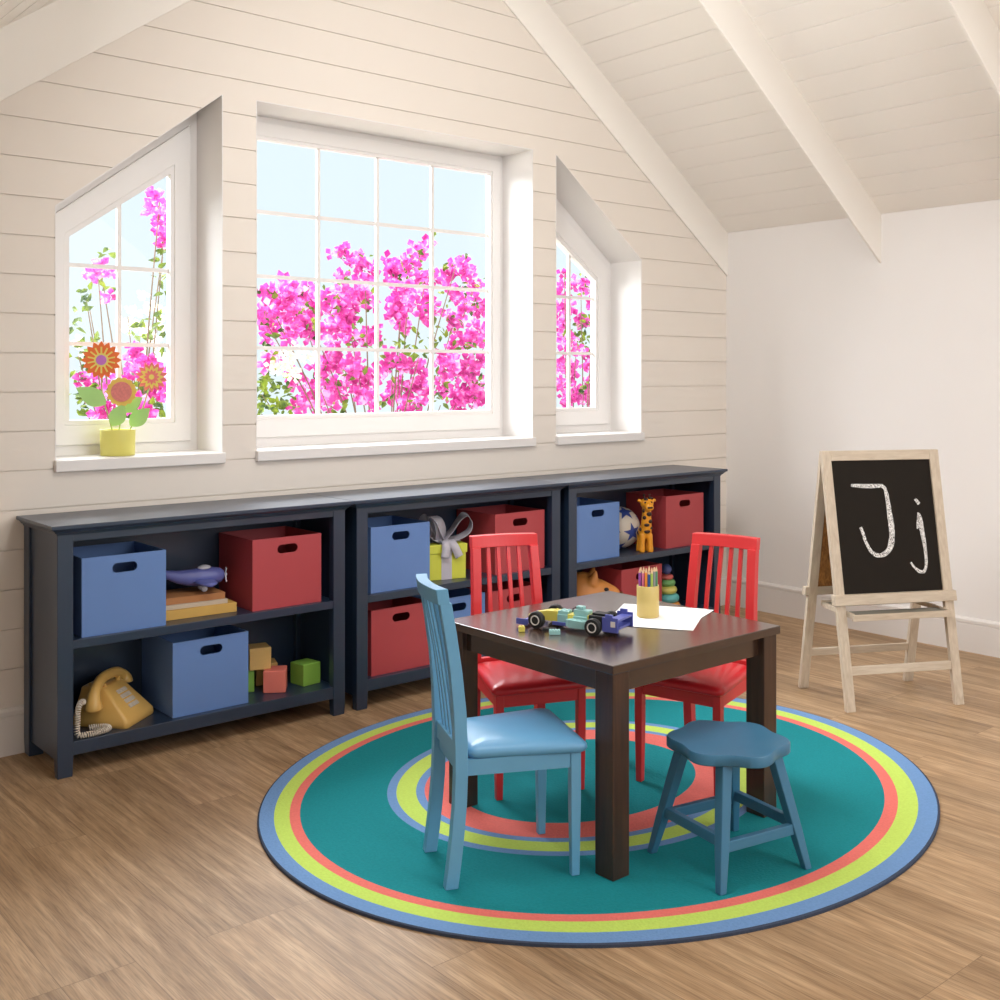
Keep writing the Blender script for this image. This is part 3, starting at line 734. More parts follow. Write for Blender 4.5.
# ------------------------------------------------------------------ star ball
M_BALL = PM('ivory_ball_leather', (226,214,198), .45, .03, 20); M_STAR = PM('royal_blue_star', (56,78,156), .45, .05, 20)
ball = thing('toy_ball', 'ivory ball with blue five pointed stars between a blue bin and the giraffe', 'ball', (4.096, 3.902, ZM+.105))
g = G(); g.sphere((0,0,0), .105, 24); g.build('ball_surface', M_BALL, ball)
def star(dirv, rot):
    d = Vector(dirv).normalized(); a = d.orthogonal().normalized(); b = d.cross(a); R_ = .1056
    tips = [((.50 if k % 2 == 0 else .205), rot + PI*k/5) for k in range(10)]
    flat = [(r*math.cos(t_), r*math.sin(t_)) for r, t_ in tips]; rim = []
    for k in range(10):
        p, q = flat[k], flat[(k+1) % 10]
        for m_ in range(6): rim.append((p[0]+(q[0]-p[0])*m_/6, p[1]+(q[1]-p[1])*m_/6))
    v = [tuple(d*R_)]; f = []
    for s in (.25, .5, .75, 1):
        for x, y in rim:
            an = math.hypot(x, y)*s; u = (a*x+b*y).normalized(); v.append(tuple((d*math.cos(an)+u*math.sin(an))*R_))
    for k in range(60):
        j = (k+1) % 60; f.append((0,1+k,1+j))
        for s in range(3): f.append((1+60*s+k, 1+60*(s+1)+k, 1+60*(s+1)+j, 1+60*s+j))
    g = G(); g.add(v, f, 0, True); g.build('star', M_STAR, ball)
d0 = Vector((-.10,-.92,-.12)).normalized(); e0 = d0.orthogonal().normalized(); h0 = d0.cross(e0)
pts_ = [d0, -d0]
for k in range(5):
    a_ = 2*PI*k/5 + .3; pts_.append((d0*.4472 + (e0*math.cos(a_)+h0*math.sin(a_))*.8944)); pts_.append((-d0*.4472 + (e0*math.cos(a_+PI/5)+h0*math.sin(a_+PI/5))*.8944))
for v_ in pts_: star(v_, .35)

# ------------------------------------------------------------------ giraffe
M_GIR = PM('orange_giraffe_rubber', (238,160,40), .45, .05, 20); M_SPOT = PM('dark_brown_giraffe_spot', (52,30,24), .5, .08, 30)
gi = thing('toy_giraffe', 'small orange toy giraffe with dark spots standing beside the star ball', 'toy giraffe', (4.114, 3.743, ZM), math.radians(-28)); gi.scale = (1.15, 1, 1.03)
def remesh(o, vox, it=6):
    r = o.modifiers.new('skin', 'REMESH'); r.mode = 'VOXEL'; r.voxel_size = vox; r.use_smooth_shade = True
    s = o.modifiers.new('soft', 'SMOOTH'); s.iterations = it; s.factor = .5
g = G()   # faces -y
for sx in (-1, 1):
    g.tube([(sx*.019,-.017,0),(sx*.019,-.017,.012),(sx*.018,-.016,.04),(sx*.016,-.012,.085)], [.013,.0135,.0115,.014], 12)
    g.tube([(sx*.020,.025,0),(sx*.020,.025,.012),(sx*.019,.024,.04),(sx*.016,.020,.085)], [.013,.0135,.0115,.015], 12)
g.sphere((0,.006,.095), (.030,.034,.036), 12)
g.tube([(0,-.006,.105),(0,-.018,.145),(0,-.022,.185),(0,-.022,.215)], [.027,.023,.020,.020], 14)
g.sphere((0,-.026,.235), (.030,.025,.027), 12)
g.tube([(0,-.030,.232),(0,-.052,.222),(0,-.066,.218)], [.021,.021,.017], 14)
g.sphere((0,-.062,.217), (.020,.014,.015), 10)
for sx in (-1, 1): g.tube([(sx*.020,-.020,.244),(sx*.036,-.020,.250),(sx*.044,-.022,.246)], [.007,.009,.003], 8)
g.tube([(.018,.034,.105),(.030,.036,.09),(.036,.034,.065)], [.005,.005,.006], 8)
o = g.build('body', M_GIR, gi); remesh(o, .0032, 4)
for sx in (-1, 1):
    g = G(); g.tube([(sx*.011,-.020,.256),(sx*.012,-.020,.272)], [.0035,.003], 8); g.sphere((sx*.012,-.020,.275), .006, 6); g.build('horn', M_SPOT, gi)
    g = G(); g.sphere((sx*.014,-.048,.242), .0045, 6); g.build('eye', M_SPOT, gi)
g = G(); g.sphere((0,-.0735,.219), (.013,.006,.0055), 8); g.build('nose', M_SPOT, gi)
def spots(pts):
    for (x,y,z), (rx,ry,rz) in pts:
        g = G(); g.sphere((x,y,z), (rx*1.4,ry*1.15,rz*1.4), 7); g.build('spot', M_SPOT, gi)
spots([((.006,-.040,.185),(.009,.004,.008)),((-.012,-.034,.168),(.007,.006,.007)),((.010,-.036,.150),(.008,.005,.007)),((-.004,-.037,.133),(.009,.005,.006)),((-.015,-.030,.200),(.005,.006,.007)),
       ((.018,-.016,.116),(.008,.014,.006)),((-.020,-.010,.110),(.008,.010,.008)),((.026,.014,.105),(.005,.009,.009)),((.024,.024,.085),(.006,.008,.007)),((-.026,.012,.090),(.005,.009,.008)),((0,-.029,.100),(.010,.006,.007)),((.013,-.038,.262),(.008,.007,.004)),((-.010,-.042,.257),(.007,.007,.005))])

# ------------------------------------------------------------------ stacking rings
sr = thing('stacking_ring_toy', 'stacking toy of coloured rings on a peg beside the lower red bin', 'stacking toy', (4.372, 3.83, ZB))
z = .0
for rO, hh, c_, nm in ((.072,.040,(236,160,80),'orange'),(.066,.044,(104,190,190),'aqua'),(.055,.040,(222,212,110),'yellow'),(.047,.034,(122,184,112),'green'),(.036,.026,(226,116,110),'coral')):
    g = G(); rt = hh/2; lo = []
    for k in range(14):
        a = 2*PI*k/14; lo.append([((rO-rt+rt*math.cos(a))*math.cos(2*PI*j/28), (rO-rt+rt*math.cos(a))*math.sin(2*PI*j/28), z+rt+rt*math.sin(a)) for j in range(28)])
    lo.append(lo[0]); g.loft(lo, 0, True, (False, False)); g.build('ring', PM(nm+'_ring_plastic', c_, .4, .04, 20), sr, label=nm+' ring'); z += hh*.985
g = G(); g.tube([(0,0,0),(0,0,z+.01)], .008, 10); g.build('peg', PM('ring_peg_wood', (206,180,140), .6, .06, 30), sr)
g = G(); g.sphere((0,0,z+.026), .027, 12); g.build('top_ball', PM('blue_ring_ball', (86,104,168), .4, .04, 20), sr, label='blue ball on top')

# ------------------------------------------------------------------ orange animal toy behind the table
oa = thing('toy_animal', 'round orange toy animal with a pointed ear and snout behind the table edge', 'toy animal', (3.790, 3.838, ZB), math.radians(-40)); oa.scale = (1.08, 1.08, 1.10)
g = G(); g.sphere((-.015,0,.118), (.108,.085,.118), 16)
g.tube([(.03,0,.130),(.08,-.012,.142),(.130,-.02,.142),(.152,-.022,.141)], [.088,.062,.034,.018], 16)
for sy in (-1, 1): g.tube([(.028,sy*.045,.190),(.040,sy*.052,.235),(.044,sy*.052,.252)], [.030,.014,.004], 10)
for sy in (-1, 1): g.tube([(-.03,sy*.05,.0),(-.03,sy*.05,.06)], [.028,.03], 12); g.tube([(.05,sy*.045,.0),(.05,sy*.045,.06)], [.024,.026], 12)
o = g.build('body', PM('orange_toy_hide', (206,134,66), .5, .08, 14), oa); remesh(o, .006, 8)
for sy in (-1, 1):
    g = G(); g.sphere((.090,-.010+sy*.050,.168), (.011,.008,.009), 8); g.build('eye', M_DARK, oa)
g = G(); g.sphere((.160,-.022,.143), (.010,.013,.010), 8); g.build('nose', PM('toy_nose_brown', (120,70,40), .5, .05, 20), oa)

# ------------------------------------------------------------------ things on the table
TZ = RZT+TH
M_PAPER = PM('white_paper', (246,244,242), .7, .01, 60)
def sheet(poly, z, label):
    cx = sum(p[0] for p in poly)/4; cy = sum(p[1] for p in poly)/4
    g = G(); g.prism([(x-cx, y-cy) for x, y in poly], 0, .0007); o = g.build('paper_sheet', M_PAPER); tag(o, label, 'paper', 'drawing paper on the table', (cx, cy, z))
sheet([(2.666,2.519),(2.397,2.351),(2.540,2.122),(2.809,2.290)], TZ+.0002, 'white drawing sheet underneath, its corner pointing to the near table edge')
sheet([(2.672,2.493),(2.377,2.376),(2.515,2.145),(2.810,2.262)], TZ+.0012, 'white drawing sheet on top, directly under the pencil cup')
M_CUP = PM('straw_yellow_cup', (208,184,112), .42, .03, 12)
PC = (2.578, 2.334)
cup = thing('pencil_cup', 'straw yellow cylinder cup full of coloured pencils standing on the papers', 'pencil cup', (PC[0], PC[1], TZ+.0021))
g = G(); g.lathe([(.032,0),(.0345,.002),(.0345,.096),(.0335,.0975),(.0325,.096),(.0325,.006)], 36); g.build('cup_body', M_CUP, cup)
M_PTIP = PM('sharpened_pencil_wood', (226,190,150), .6, .05, 40)
random.seed(3)
pcols = [((176,92,186),'violet'),((120,66,150),'dark purple'),((220,120,150),'rose pink'),((206,84,96),'crimson'),((238,146,60),'orange'),((64,128,190),'bright blue'),((40,84,150),'royal blue'),((44,52,66),'black'),((170,196,90),'yellow green'),((222,196,84),'golden yellow'),((150,150,150),'silver grey'),((214,206,200),'white'),((96,150,110),'sea green')]
rv = Vector((.763,-.646)); fv = Vector((-.646,-.763))
for k, (c_, nm) in enumerate(pcols):
    n_ = len(pcols); row = k % 2
    u = -.0255 + .051*k/(n_-1); w_ = math.sqrt(max(0, .0265**2-u*u))*(.85 if row == 0 else -.15)
    p = rv*u + fv*w_
    pr = thing('coloured_pencil', nm+' pencil standing in the straw yellow cup', 'pencil', (PC[0]+p.x, PC[1]+p.y, TZ+.0021+.0065), 0, 'coloured pencils in the cup')
    h_ = .146 + random.uniform(-.004, .004); g = G()
    g.lathe([(.0041,0),(.0041,h_-.014)], 6, smooth=False); g.build('barrel', PM(nm.replace(' ','_')+'_pencil_paint', c_, .4, .04, 40), pr)
    g = G(); g.lathe([(.0041,h_-.014),(.0011,h_-.001),(.0006,h_)], 6, smooth=False); g.build('tip', M_PTIP, pr)

# brick-built racing car
M_CY = PM('brick_yellow', (222,208,96), .35, .03, 20); M_CT = PM('brick_aqua', (150,196,194), .35, .03, 20); M_CP = PM('brick_indigo', (84,92,170), .35, .04, 20); M_RIM = PM('pale_wheel_rim', (214,208,202), .4, .03, 20)
car = thing('toy_racing_car', 'toy racing car of yellow, aqua and indigo bricks on the table', 'toy car', (2.296, 2.372, TZ+.0005), math.radians(108.3))
def studs(g, pts, z):
    for x, y in pts: g.lathe([(.0041,0),(.0041,.0022),(.003,.0025)], 10, M=T(x,y,z), smooth=False)
g = G()
g.loft([[(x,-w,z0),(x,w,z0),(x,w,z1),(x,-w,z1)] for x, w, z0, z1 in ((.150,.010,.020,.026),(.135,.012,.018,.034),(.085,.016,.016,.046),(.045,.019,.016,.048))], 0, False)
studs(g, [(.06,-.008),(.06,.008)], .0475); g.build('nose', M_CY, car, bevel=.0012)
g = G(); g.box(-.055,.045,-.021,.021,.012,.040); g.box(.012,.045,-.017,.017,.040,.050); g.box(-.055,-.005,-.013,.013,.040,.058); g.box(-.035,-.012,-.009,.009,.058,.068)
for s in (-1, 1): g.loft([[(x, s*.022, z0),(x, s*y, z0),(x, s*y, z1),(x, s*.022, z1)] for x, y, z0, z1 in ((-.055,.045,.010,.032),(-.005,.046,.010,.034),(.012,.030,.010,.030))], 0, False)
studs(g, [(.02,-.009),(.02,.009),(.036,-.009),(.036,.009)], .050); studs(g, [(-.012,.034),(-.028,.034),(-.044,.034),(-.012,-.034),(-.028,-.034),(-.044,-.034)], .033); g.build('body', M_CT, car, bevel=.001)
g = G(); g.box(-.008,.010,-.0225,.0225,.014,.044); g.build('yellow_brick', M_CY, car, bevel=.001)
g = G(); g.box(-.066,-.056,-.024,.024,.022,.048); g.build('yellow_brick', M_CY, car, bevel=.001)
g = G(); g.box(.012,.060,-.026,.026,.008,.018); g.build('floor_plate', M_CP, car, bevel=.001)
g = G(); lo = [(.018,-.008,.052),(.026,0,.058),(.018,.008,.052)]; g.tube([(-.002,-.012,.050),(-.002,-.010,.060),(-.002,.010,.060),(-.002,.012,.050)], .0018, 6); g.build('steering_hoop', M_DARK, car)
g = G(); g.box(.128,.160,-.062,.062,.007,.013)
for s in (-1, 1): g.box(.122,.162,s*.062-.002,s*.062+.002,.006,.024)
g.build('front_wing', M_CP, car, bevel=.001)
g = G(); g.box(-.118,-.062,-.028,.028,.012,.050); g.box(-.112,-.068,-.016,.016,.050,.056); g.build('engine_block', M_DARK, car, bevel=.0015)
g = G()
for s in (-1, 1): g.box(-.168,-.118,s*.050-.003,s*.050+.003,.014,.056); g.box(-.150,-.128,s*.050-.004,s*.050+.004,.050,.064)
g.box(-.166,-.134,-.050,.050,.044,.050); g.box(-.160,-.126,-.050,.050,.018,.026); g.box(-.128,-.116,-.014,.014,.016,.046); g.build('rear_wing', M_CP, car, bevel=.001)
g = G(); g.box(-.160,-.146,.0533,.0545,.030,.046); g.build('white_panel', M_RIM, car)
for x in (.0935, -.0935):
    for s in (-1, 1):
        g = G(); r_ = .0250
        g.lathe([(.012,-.010),(.0230,-.010),(r_,-.007),(r_,.007),(.0230,.010),(.012,.010)], 28, M=T(x, s*.060, r_) @ RX(PI/2)); wh = g.build('wheel', M_DARK, car)
        em = wh.modifiers.new('edges', 'EDGE_SPLIT'); em.split_angle = math.radians(40)
        g = G(); lo = []
        for yy in (-.0112, .0112): pass
        ri = [( .0135, 'a'), (.0105, 'b')]
        prof = [(.0115,.0100),(.0115,.0115),(.0148,.0115),(.0148,.0100)]
        lo = [[(rr_*math.cos(2*PI*j/28), rr_*math.sin(2*PI*j/28), zz) for j in range(28)] for rr_, zz in prof]
        g.loft(lo, 0, False, (False, False), M=T(x, s*.060, r_) @ RX(-s*PI/2)); g.build('rim', M_RIM, wh)
for x in (.0935, -.0935):
    g = G(); g.tube([(x,-.055,.025),(x,.055,.025)], .0035, 8); g.build('axle', M_DARK, car)
def brick(mat, w, d, h, st, label, loc, rz):
    g = G(); g.box(-w, w, -d, d, 0, h); studs(g, st, h); o = g.build('toy_brick', mat, bevel=.0008); tag(o, label, 'toy brick', 'loose toy bricks by the car', loc, math.radians(rz))
brick(M_CT, .016, .008, .0115, [(-.012,-.004),(-.004,-.004),(.004,-.004),(.012,-.004),(-.012,.004),(-.004,.004),(.004,.004),(.012,.004)], 'aqua toy brick with two rows of studs lying beside the racing car', (2.197, 2.350, TZ+.0005), -38)
brick(M_CY, .009, .008, .0135, [(-.004,-.004),(.004,-.004),(-.004,.004),(.004,.004)], 'small yellow toy brick lying below the nose of the racing car', (2.149, 2.440, TZ+.0005), -35)
brick(M_DARK, .020, .008, .006, [], 'flat black toy brick lying under the racing car', (2.222, 2.400, TZ+.0005), -35)

# ------------------------------------------------------------------ paper flowers on the left sill
fp = thing('potted_paper_flowers', 'yellow green pot of three felt flowers on the left window sill', 'flower pot', (1.620, 4.166, 1.0182))
M_POT = PM('yellow_green_pot', (216,208,110), .5, .03, 12)
g = G(); g.lathe([(.0605,0),(.0625,.002),(.0648,.097),(.0638,.099),(.0615,.097),(.0605,.070)], 36, cap=(True,True)); g.build('pot', M_POT, fp)
M_STEMR = PM('green_felt_stem', (150,170,90), .7, .05, 40); M_LEAFF = PM('green_felt_leaf', (164,206,126), .75, .07, 30)
M_FO = PM('orange_felt', (226,112,56), .8, .06, 40); M_FY = PM('straw_felt', (224,206,110), .8, .06, 40); M_FP = PM('lilac_felt', (188,112,190), .8, .06, 40); M_FC = PM('coral_felt', (224,124,122), .8, .06, 40); M_FPK = PM('speckled_pink_felt', (212,126,120), .8, .30, 110)
M_FYO = PM('honey_felt', (222,188,92), .8, .06, 40)
face = RZ(math.radians(-28))         # the flowers look into the room
def fl(x, z, y=0.0): return T(x, y, z) @ face
def starpoly(n, r0, r1, rnd=False, seg=6):
    out = []
    for k in range(n*seg):
        q = (k % seg)/seg; tt = abs(q-.5)*2; tt = (1-tt) if rnd else tt
        rr_ = r1 + (r0-r1)*(math.sin(tt*PI/2) if rnd else tt); a = 2*PI*k/(n*seg)+PI/2; out.append((rr_*math.cos(a), rr_*math.sin(a)))
    return out
def felt(name, poly, z0, z1, mat, M, parent):
    g = G(); g.prism([(x, y) for x, y in poly], z0, z1, M=M @ RX(PI/2)); return g.build(name, mat, parent)
def flower(x, z, y, layers, lab):
    M = fl(x, z, y); p = None
    for i, (nm, poly, mat) in enumerate(layers):
        o = felt(nm, poly, .0025*i, .0025*i+.003, mat, M, fp if p is None else p)
        if p is None: p = o; o['label'] = lab
rays = []
for k in range(14*8):
    q = (k % 8)/8; a = 2*PI*k/112; rr_ = .050 if abs(q-.5) < .14 else .026
    rays.append((rr_*math.cos(a), rr_*math.sin(a)))
circ = lambda r_: [(r_*math.cos(2*PI*k/32), r_*math.sin(2*PI*k/32)) for k in range(32)]
flower(-.062, .362, .0, [('flower_petals', starpoly(16,.072,.056), M_FO), ('flower_rays', rays, M_FY), ('flower_center', circ(.019), M_FP)], 'orange pointed flower with a lilac centre')
flower(.130, .298, -.01, [('flower_petals', starpoly(14,.060,.043), M_FC), ('flower_star', starpoly(12,.046,.030), M_FY), ('flower_star', starpoly(12,.030,.020), M_FC), ('flower_center', circ(.010), M_FY)], 'coral pointed flower with a straw coloured star')
flower(.004, .242, -.028, [('flower_petals', starpoly(14,.055,.050,True), M_FYO), ('flower_center', circ(.038), M_FPK)], 'honey yellow round flower with a pink disc')
for pts in ([(-.062,.002,.300),(-.055,.004,.22),(-.030,0,.13),(-.016,0,.074)], [(.118,-.005,.245),(.095,.0,.17),(.060,0,.12),(.040,0,.074)], [(.004,-.024,.20),(.006,-.012,.13),(0,0,.074)]):
    g = G(); g.tube(smooth_path(pts,5), .0026, 7); g.build('stem', M_STEMR, fp)
def leaf(x, z, y, l, w, ang):
    poly = []
    for k in range(13): t_ = k/12; poly.append((l*t_, w*math.sin(PI*t_**.8)*.5))
    for k in range(11, 0, -1): t_ = k/12; poly.append((l*t_, -w*math.sin(PI*t_**.8)*.5))
    felt('leaf', poly, 0, .003, M_LEAFF, T(x,y,z) @ face @ RY(-math.radians(ang)), fp)
leaf(-.046, .196, -.006, .125, .070, 150); leaf(-.026, .112, -.012, .098, .062, 62); leaf(.042, .112, -.012, .100, .062, 42); leaf(.010, .17, -.006, .095, .058, 32)

# ------------------------------------------------------------------ garden beyond the windows
PINK_C= [(3.02, 5.57, 1.77, 0.067), (3.09, 5.5, 1.79, 0.078), (3.29, 5.65, 1.78, 0.07), (3.29, 5.53, 1.8, 0.046), (2.95, 5.48, 1.66, 0.066), (3.15, 5.65, 1.68, 0.08), (3.42, 5.91, 1.68, 0.097), (3.18, 5.85, 1.56, 0.053), (3.43, 5.83, 1.6, 0.072), (3.15, 5.56, 1.56, 0.057), (3.58, 5.72, 2.06, 0.054), (3.57, 5.59, 2.0, 0.041), (3.64, 5.54, 2.0, 0.053), (3.6, 5.5, 1.91, 0.071), (3.48, 5.56, 1.87, 0.064), (3.79, 5.91, 1.82, 0.088), (3.6, 5.86, 1.74, 0.08), (3.71, 5.85, 1.69, 0.08), (3.85, 5.85, 1.77, 0.063), (3.42, 5.55, 1.59, 0.07), (3.59, 5.6, 1.56, 0.071), (3.83, 5.76, 1.59, 0.062), (4.05, 5.82, 1.98, 0.057), (4.05, 5.88, 2.05, 0.038), (4.22, 5.89, 2.04, 0.065), (3.86, 5.49, 1.86, 0.072), (4.18, 5.75, 2.11, 0.051), (4.29, 5.79, 2.2, 0.039), (4.2, 5.7, 1.96, 0.064), (3.98, 5.54, 1.79, 0.08), (4.23, 5.69, 1.73, 0.064), (3.83, 5.49, 1.73, 0.066), (4.16, 5.92, 1.65, 0.058), (4.33, 5.88, 1.84, 0.059), (4.39, 5.72, 2.01, 0.052), (4.42, 5.6, 2.01, 0.064), (4.77, 5.9, 1.96, 0.055), (4.43, 5.74, 1.87, 0.059), (4.69, 5.89, 1.82, 0.081), (4.79, 5.87, 1.76, 0.068), (4.42, 5.7, 1.67, 0.071), (4.55, 5.66, 1.59, 0.085), (4.49, 5.75, 1.53, 0.059), (3.48, 5.67, 1.4, 0.083), (3.54, 5.53, 1.35, 0.082), (3.73, 5.6, 1.31, 0.078), (3.65, 5.86, 1.22, 0.086), (3.58, 5.47, 1.18, 0.076), (3.27, 5.47, 1.33, 0.062), (3.4, 5.76, 1.19, 0.071), (3.39, 5.59, 1.15, 0.047), (3.28, 5.72, 1.28, 0.053), (3.94, 5.69, 1.41, 0.081), (4.04, 5.62, 1.38, 0.068), (4.15, 5.95, 1.22, 0.091), (4.05, 5.55, 1.25, 0.074), (4.04, 5.66, 1.13, 0.075), (4.24, 5.55, 1.41, 0.075), (4.55, 5.77, 1.35, 0.099), (4.58, 5.59, 1.41, 0.078), (4.58, 5.63, 1.22, 0.091), (4.55, 5.82, 1.17, 0.093), (4.25, 5.61, 1.26, 0.057), (3.31, 5.73, 1.13, 0.047), (4.87, 5.9, 1.58, 0.062), (4.56, 5.5, 1.17, 0.058), (2.98, 5.48, 1.45, 0.044), (3.02, 5.56, 1.38, 0.033)]
LEAF_C= [(3.12, 5.83, 1.24, 0.082), (3.17, 5.76, 1.18, 0.075), (3.12, 5.57, 1.27, 0.062), (3.03, 5.62, 1.33, 0.051), (2.96, 5.54, 1.14, 0.055), (3.22, 5.68, 1.16, 0.052), (2.95, 5.47, 1.52, 0.049), (3.18, 5.8, 1.59, 0.035), (3.16, 5.9, 1.65, 0.035), (4.23, 5.93, 1.62, 0.078), (4.33, 5.82, 1.52, 0.078), (4.5, 5.93, 1.63, 0.067), (3.98, 5.46, 1.47, 0.067), (3.93, 5.59, 1.51, 0.061), (4.46, 5.93, 1.35, 0.067), (4.47, 5.84, 1.82, 0.053), (4.01, 5.66, 1.99, 0.037), (4.32, 5.92, 2.11, 0.04), (4.3, 5.76, 2.23, 0.032), (3.86, 5.86, 2.06, 0.031), (4.37, 5.6, 2.05, 0.038), (4.44, 5.55, 2.08, 0.032), (4.5, 5.67, 1.89, 0.046), (3.23, 5.52, 1.72, 0.034), (3.34, 5.64, 1.65, 0.041), (3.54, 5.93, 1.48, 0.049), (3.53, 5.62, 1.5, 0.047), (3.55, 5.45, 1.66, 0.041), (4.15, 5.47, 1.17, 0.056), (4.43, 5.53, 1.49, 0.051), (3.95, 5.84, 1.52, 0.051), (3.84, 5.63, 1.17, 0.049), (3.53, 5.6, 1.12, 0.041), (3.32, 5.5, 1.82, 0.029), (3.96, 5.94, 1.86, 0.038)]
WHITE_C= [(3.07, 5.48, 1.41, 0.05), (3.13, 5.44, 1.45, 0.045), (2.98, 5.41, 1.38, 0.038), (3.17, 5.41, 1.4, 0.039), (3.09, 5.43, 1.34, 0.044)]
PINK_L= [(2.34, 5.55, 2.23, 0.041), (2.31, 5.39, 2.23, 0.035), (2.32, 5.36, 2.17, 0.04), (2.33, 5.5, 2.16, 0.031), (2.32, 5.42, 2.1, 0.041), (2.45, 5.65, 2.08, 0.048), (2.31, 5.39, 2.0, 0.035), (2.4, 5.51, 2.13, 0.041), (2.02, 5.58, 1.82, 0.025), (2.03, 5.47, 1.83, 0.02), (2.16, 5.65, 1.85, 0.026), (2.08, 5.49, 1.71, 0.025), (2.02, 5.42, 1.88, 0.02), (2.2, 5.47, 1.41, 0.05), (2.2, 5.36, 1.36, 0.05), (2.18, 5.48, 1.33, 0.04), (2.29, 5.42, 1.37, 0.04), (2.42, 5.62, 1.34, 0.037), (2.35, 5.6, 1.21, 0.047), (2.36, 5.5, 1.26, 0.041), (2.19, 5.36, 1.18, 0.04), (2.01, 5.43, 1.22, 0.039), (2.06, 5.42, 1.15, 0.039), (2.0, 5.41, 1.13, 0.034), (1.94, 5.42, 1.31, 0.029), (2.1, 5.61, 1.29, 0.041), (2.11, 5.39, 1.17, 0.035), (2.24, 5.37, 1.14, 0.04)]
LEAF_L= [(2.43, 5.63, 1.98, 0.042), (2.36, 5.52, 1.91, 0.036), (2.44, 5.65, 1.84, 0.042), (2.35, 5.47, 1.76, 0.026), (2.09, 5.62, 1.93, 0.025), (2.13, 5.55, 1.96, 0.025), (2.17, 5.59, 1.94, 0.02), (2.07, 5.57, 1.8, 0.03), (1.98, 5.5, 1.74, 0.035), (1.92, 5.38, 1.68, 0.034), (1.91, 5.41, 1.62, 0.034), (1.97, 5.61, 1.57, 0.03), (2.04, 5.62, 1.7, 0.025), (2.12, 5.63, 1.76, 0.026), (2.29, 5.45, 1.59, 0.041), (2.37, 5.55, 1.63, 0.036), (2.29, 5.59, 1.56, 0.036), (2.4, 5.54, 1.57, 0.036), (2.26, 5.59, 1.51, 0.031), (2.32, 5.51, 1.53, 0.031), (1.96, 5.55, 1.45, 0.045), (1.99, 5.56, 1.37, 0.04), (1.91, 5.43, 1.33, 0.034), (1.99, 5.63, 1.22, 0.05), (2.04, 5.64, 1.17, 0.046), (1.89, 5.37, 1.15, 0.043), (2.15, 5.64, 1.22, 0.036), (2.26, 5.64, 1.24, 0.047), (2.29, 5.55, 1.26, 0.041), (2.28, 5.36, 1.16, 0.045), (2.43, 5.62, 1.19, 0.042), (1.97, 5.39, 1.26, 0.034), (2.21, 5.64, 1.12, 0.041), (2.04, 5.55, 1.5, 0.03), (2.32, 5.37, 1.45, 0.03)]
WHITE_L= [(2.55, 6.4, 1.7, 0.047), (2.68, 6.54, 1.66, 0.061), (2.73, 6.52, 1.73, 0.055), (2.82, 6.57, 1.76, 0.049), (2.83, 6.63, 1.68, 0.05), (2.59, 6.42, 1.62, 0.047), (2.65, 6.35, 1.57, 0.053), (2.86, 6.63, 1.56, 0.05), (2.67, 6.35, 1.47, 0.059), (2.7, 6.61, 1.47, 0.049), (2.75, 6.38, 1.42, 0.036), (2.6, 6.59, 1.6, 0.036), (2.55, 6.58, 1.65, 0.042), (2.75, 6.61, 1.81, 0.037), (2.3, 6.52, 1.52, 0.035), (2.39, 6.61, 1.45, 0.036)]
PINK_R= [(5.31, 5.58, 2.04, 0.035), (5.46, 5.77, 1.92, 0.064), (5.43, 5.63, 1.97, 0.042), (5.81, 5.86, 1.97, 0.052), (5.54, 5.81, 1.8, 0.072), (5.38, 5.69, 1.67, 0.056), (5.59, 5.71, 1.74, 0.057), (5.49, 5.51, 1.82, 0.042), (5.26, 5.51, 1.53, 0.062), (5.44, 5.74, 1.39, 0.064), (5.51, 5.7, 1.35, 0.064), (5.78, 5.85, 1.42, 0.059), (5.72, 5.74, 1.3, 0.058), (5.26, 5.56, 1.24, 0.062), (5.46, 5.65, 1.18, 0.071), (5.76, 5.81, 1.16, 0.066), (5.71, 5.71, 1.65, 0.036), (5.37, 5.5, 1.49, 0.041), (5.57, 5.84, 1.12, 0.058)]
LEAF_R= [(5.75, 5.83, 2.07, 0.037), (5.42, 5.53, 1.92, 0.035), (5.51, 5.72, 1.65, 0.057), (5.55, 5.65, 1.6, 0.057), (5.77, 5.81, 1.54, 0.052), (5.46, 5.62, 1.55, 0.049), (5.34, 5.59, 1.61, 0.042), (5.61, 5.69, 1.71, 0.043), (5.66, 5.89, 1.29, 0.044), (5.46, 5.54, 1.24, 0.042), (5.52, 5.55, 1.73, 0.035), (5.49, 5.75, 2.01, 0.029)]

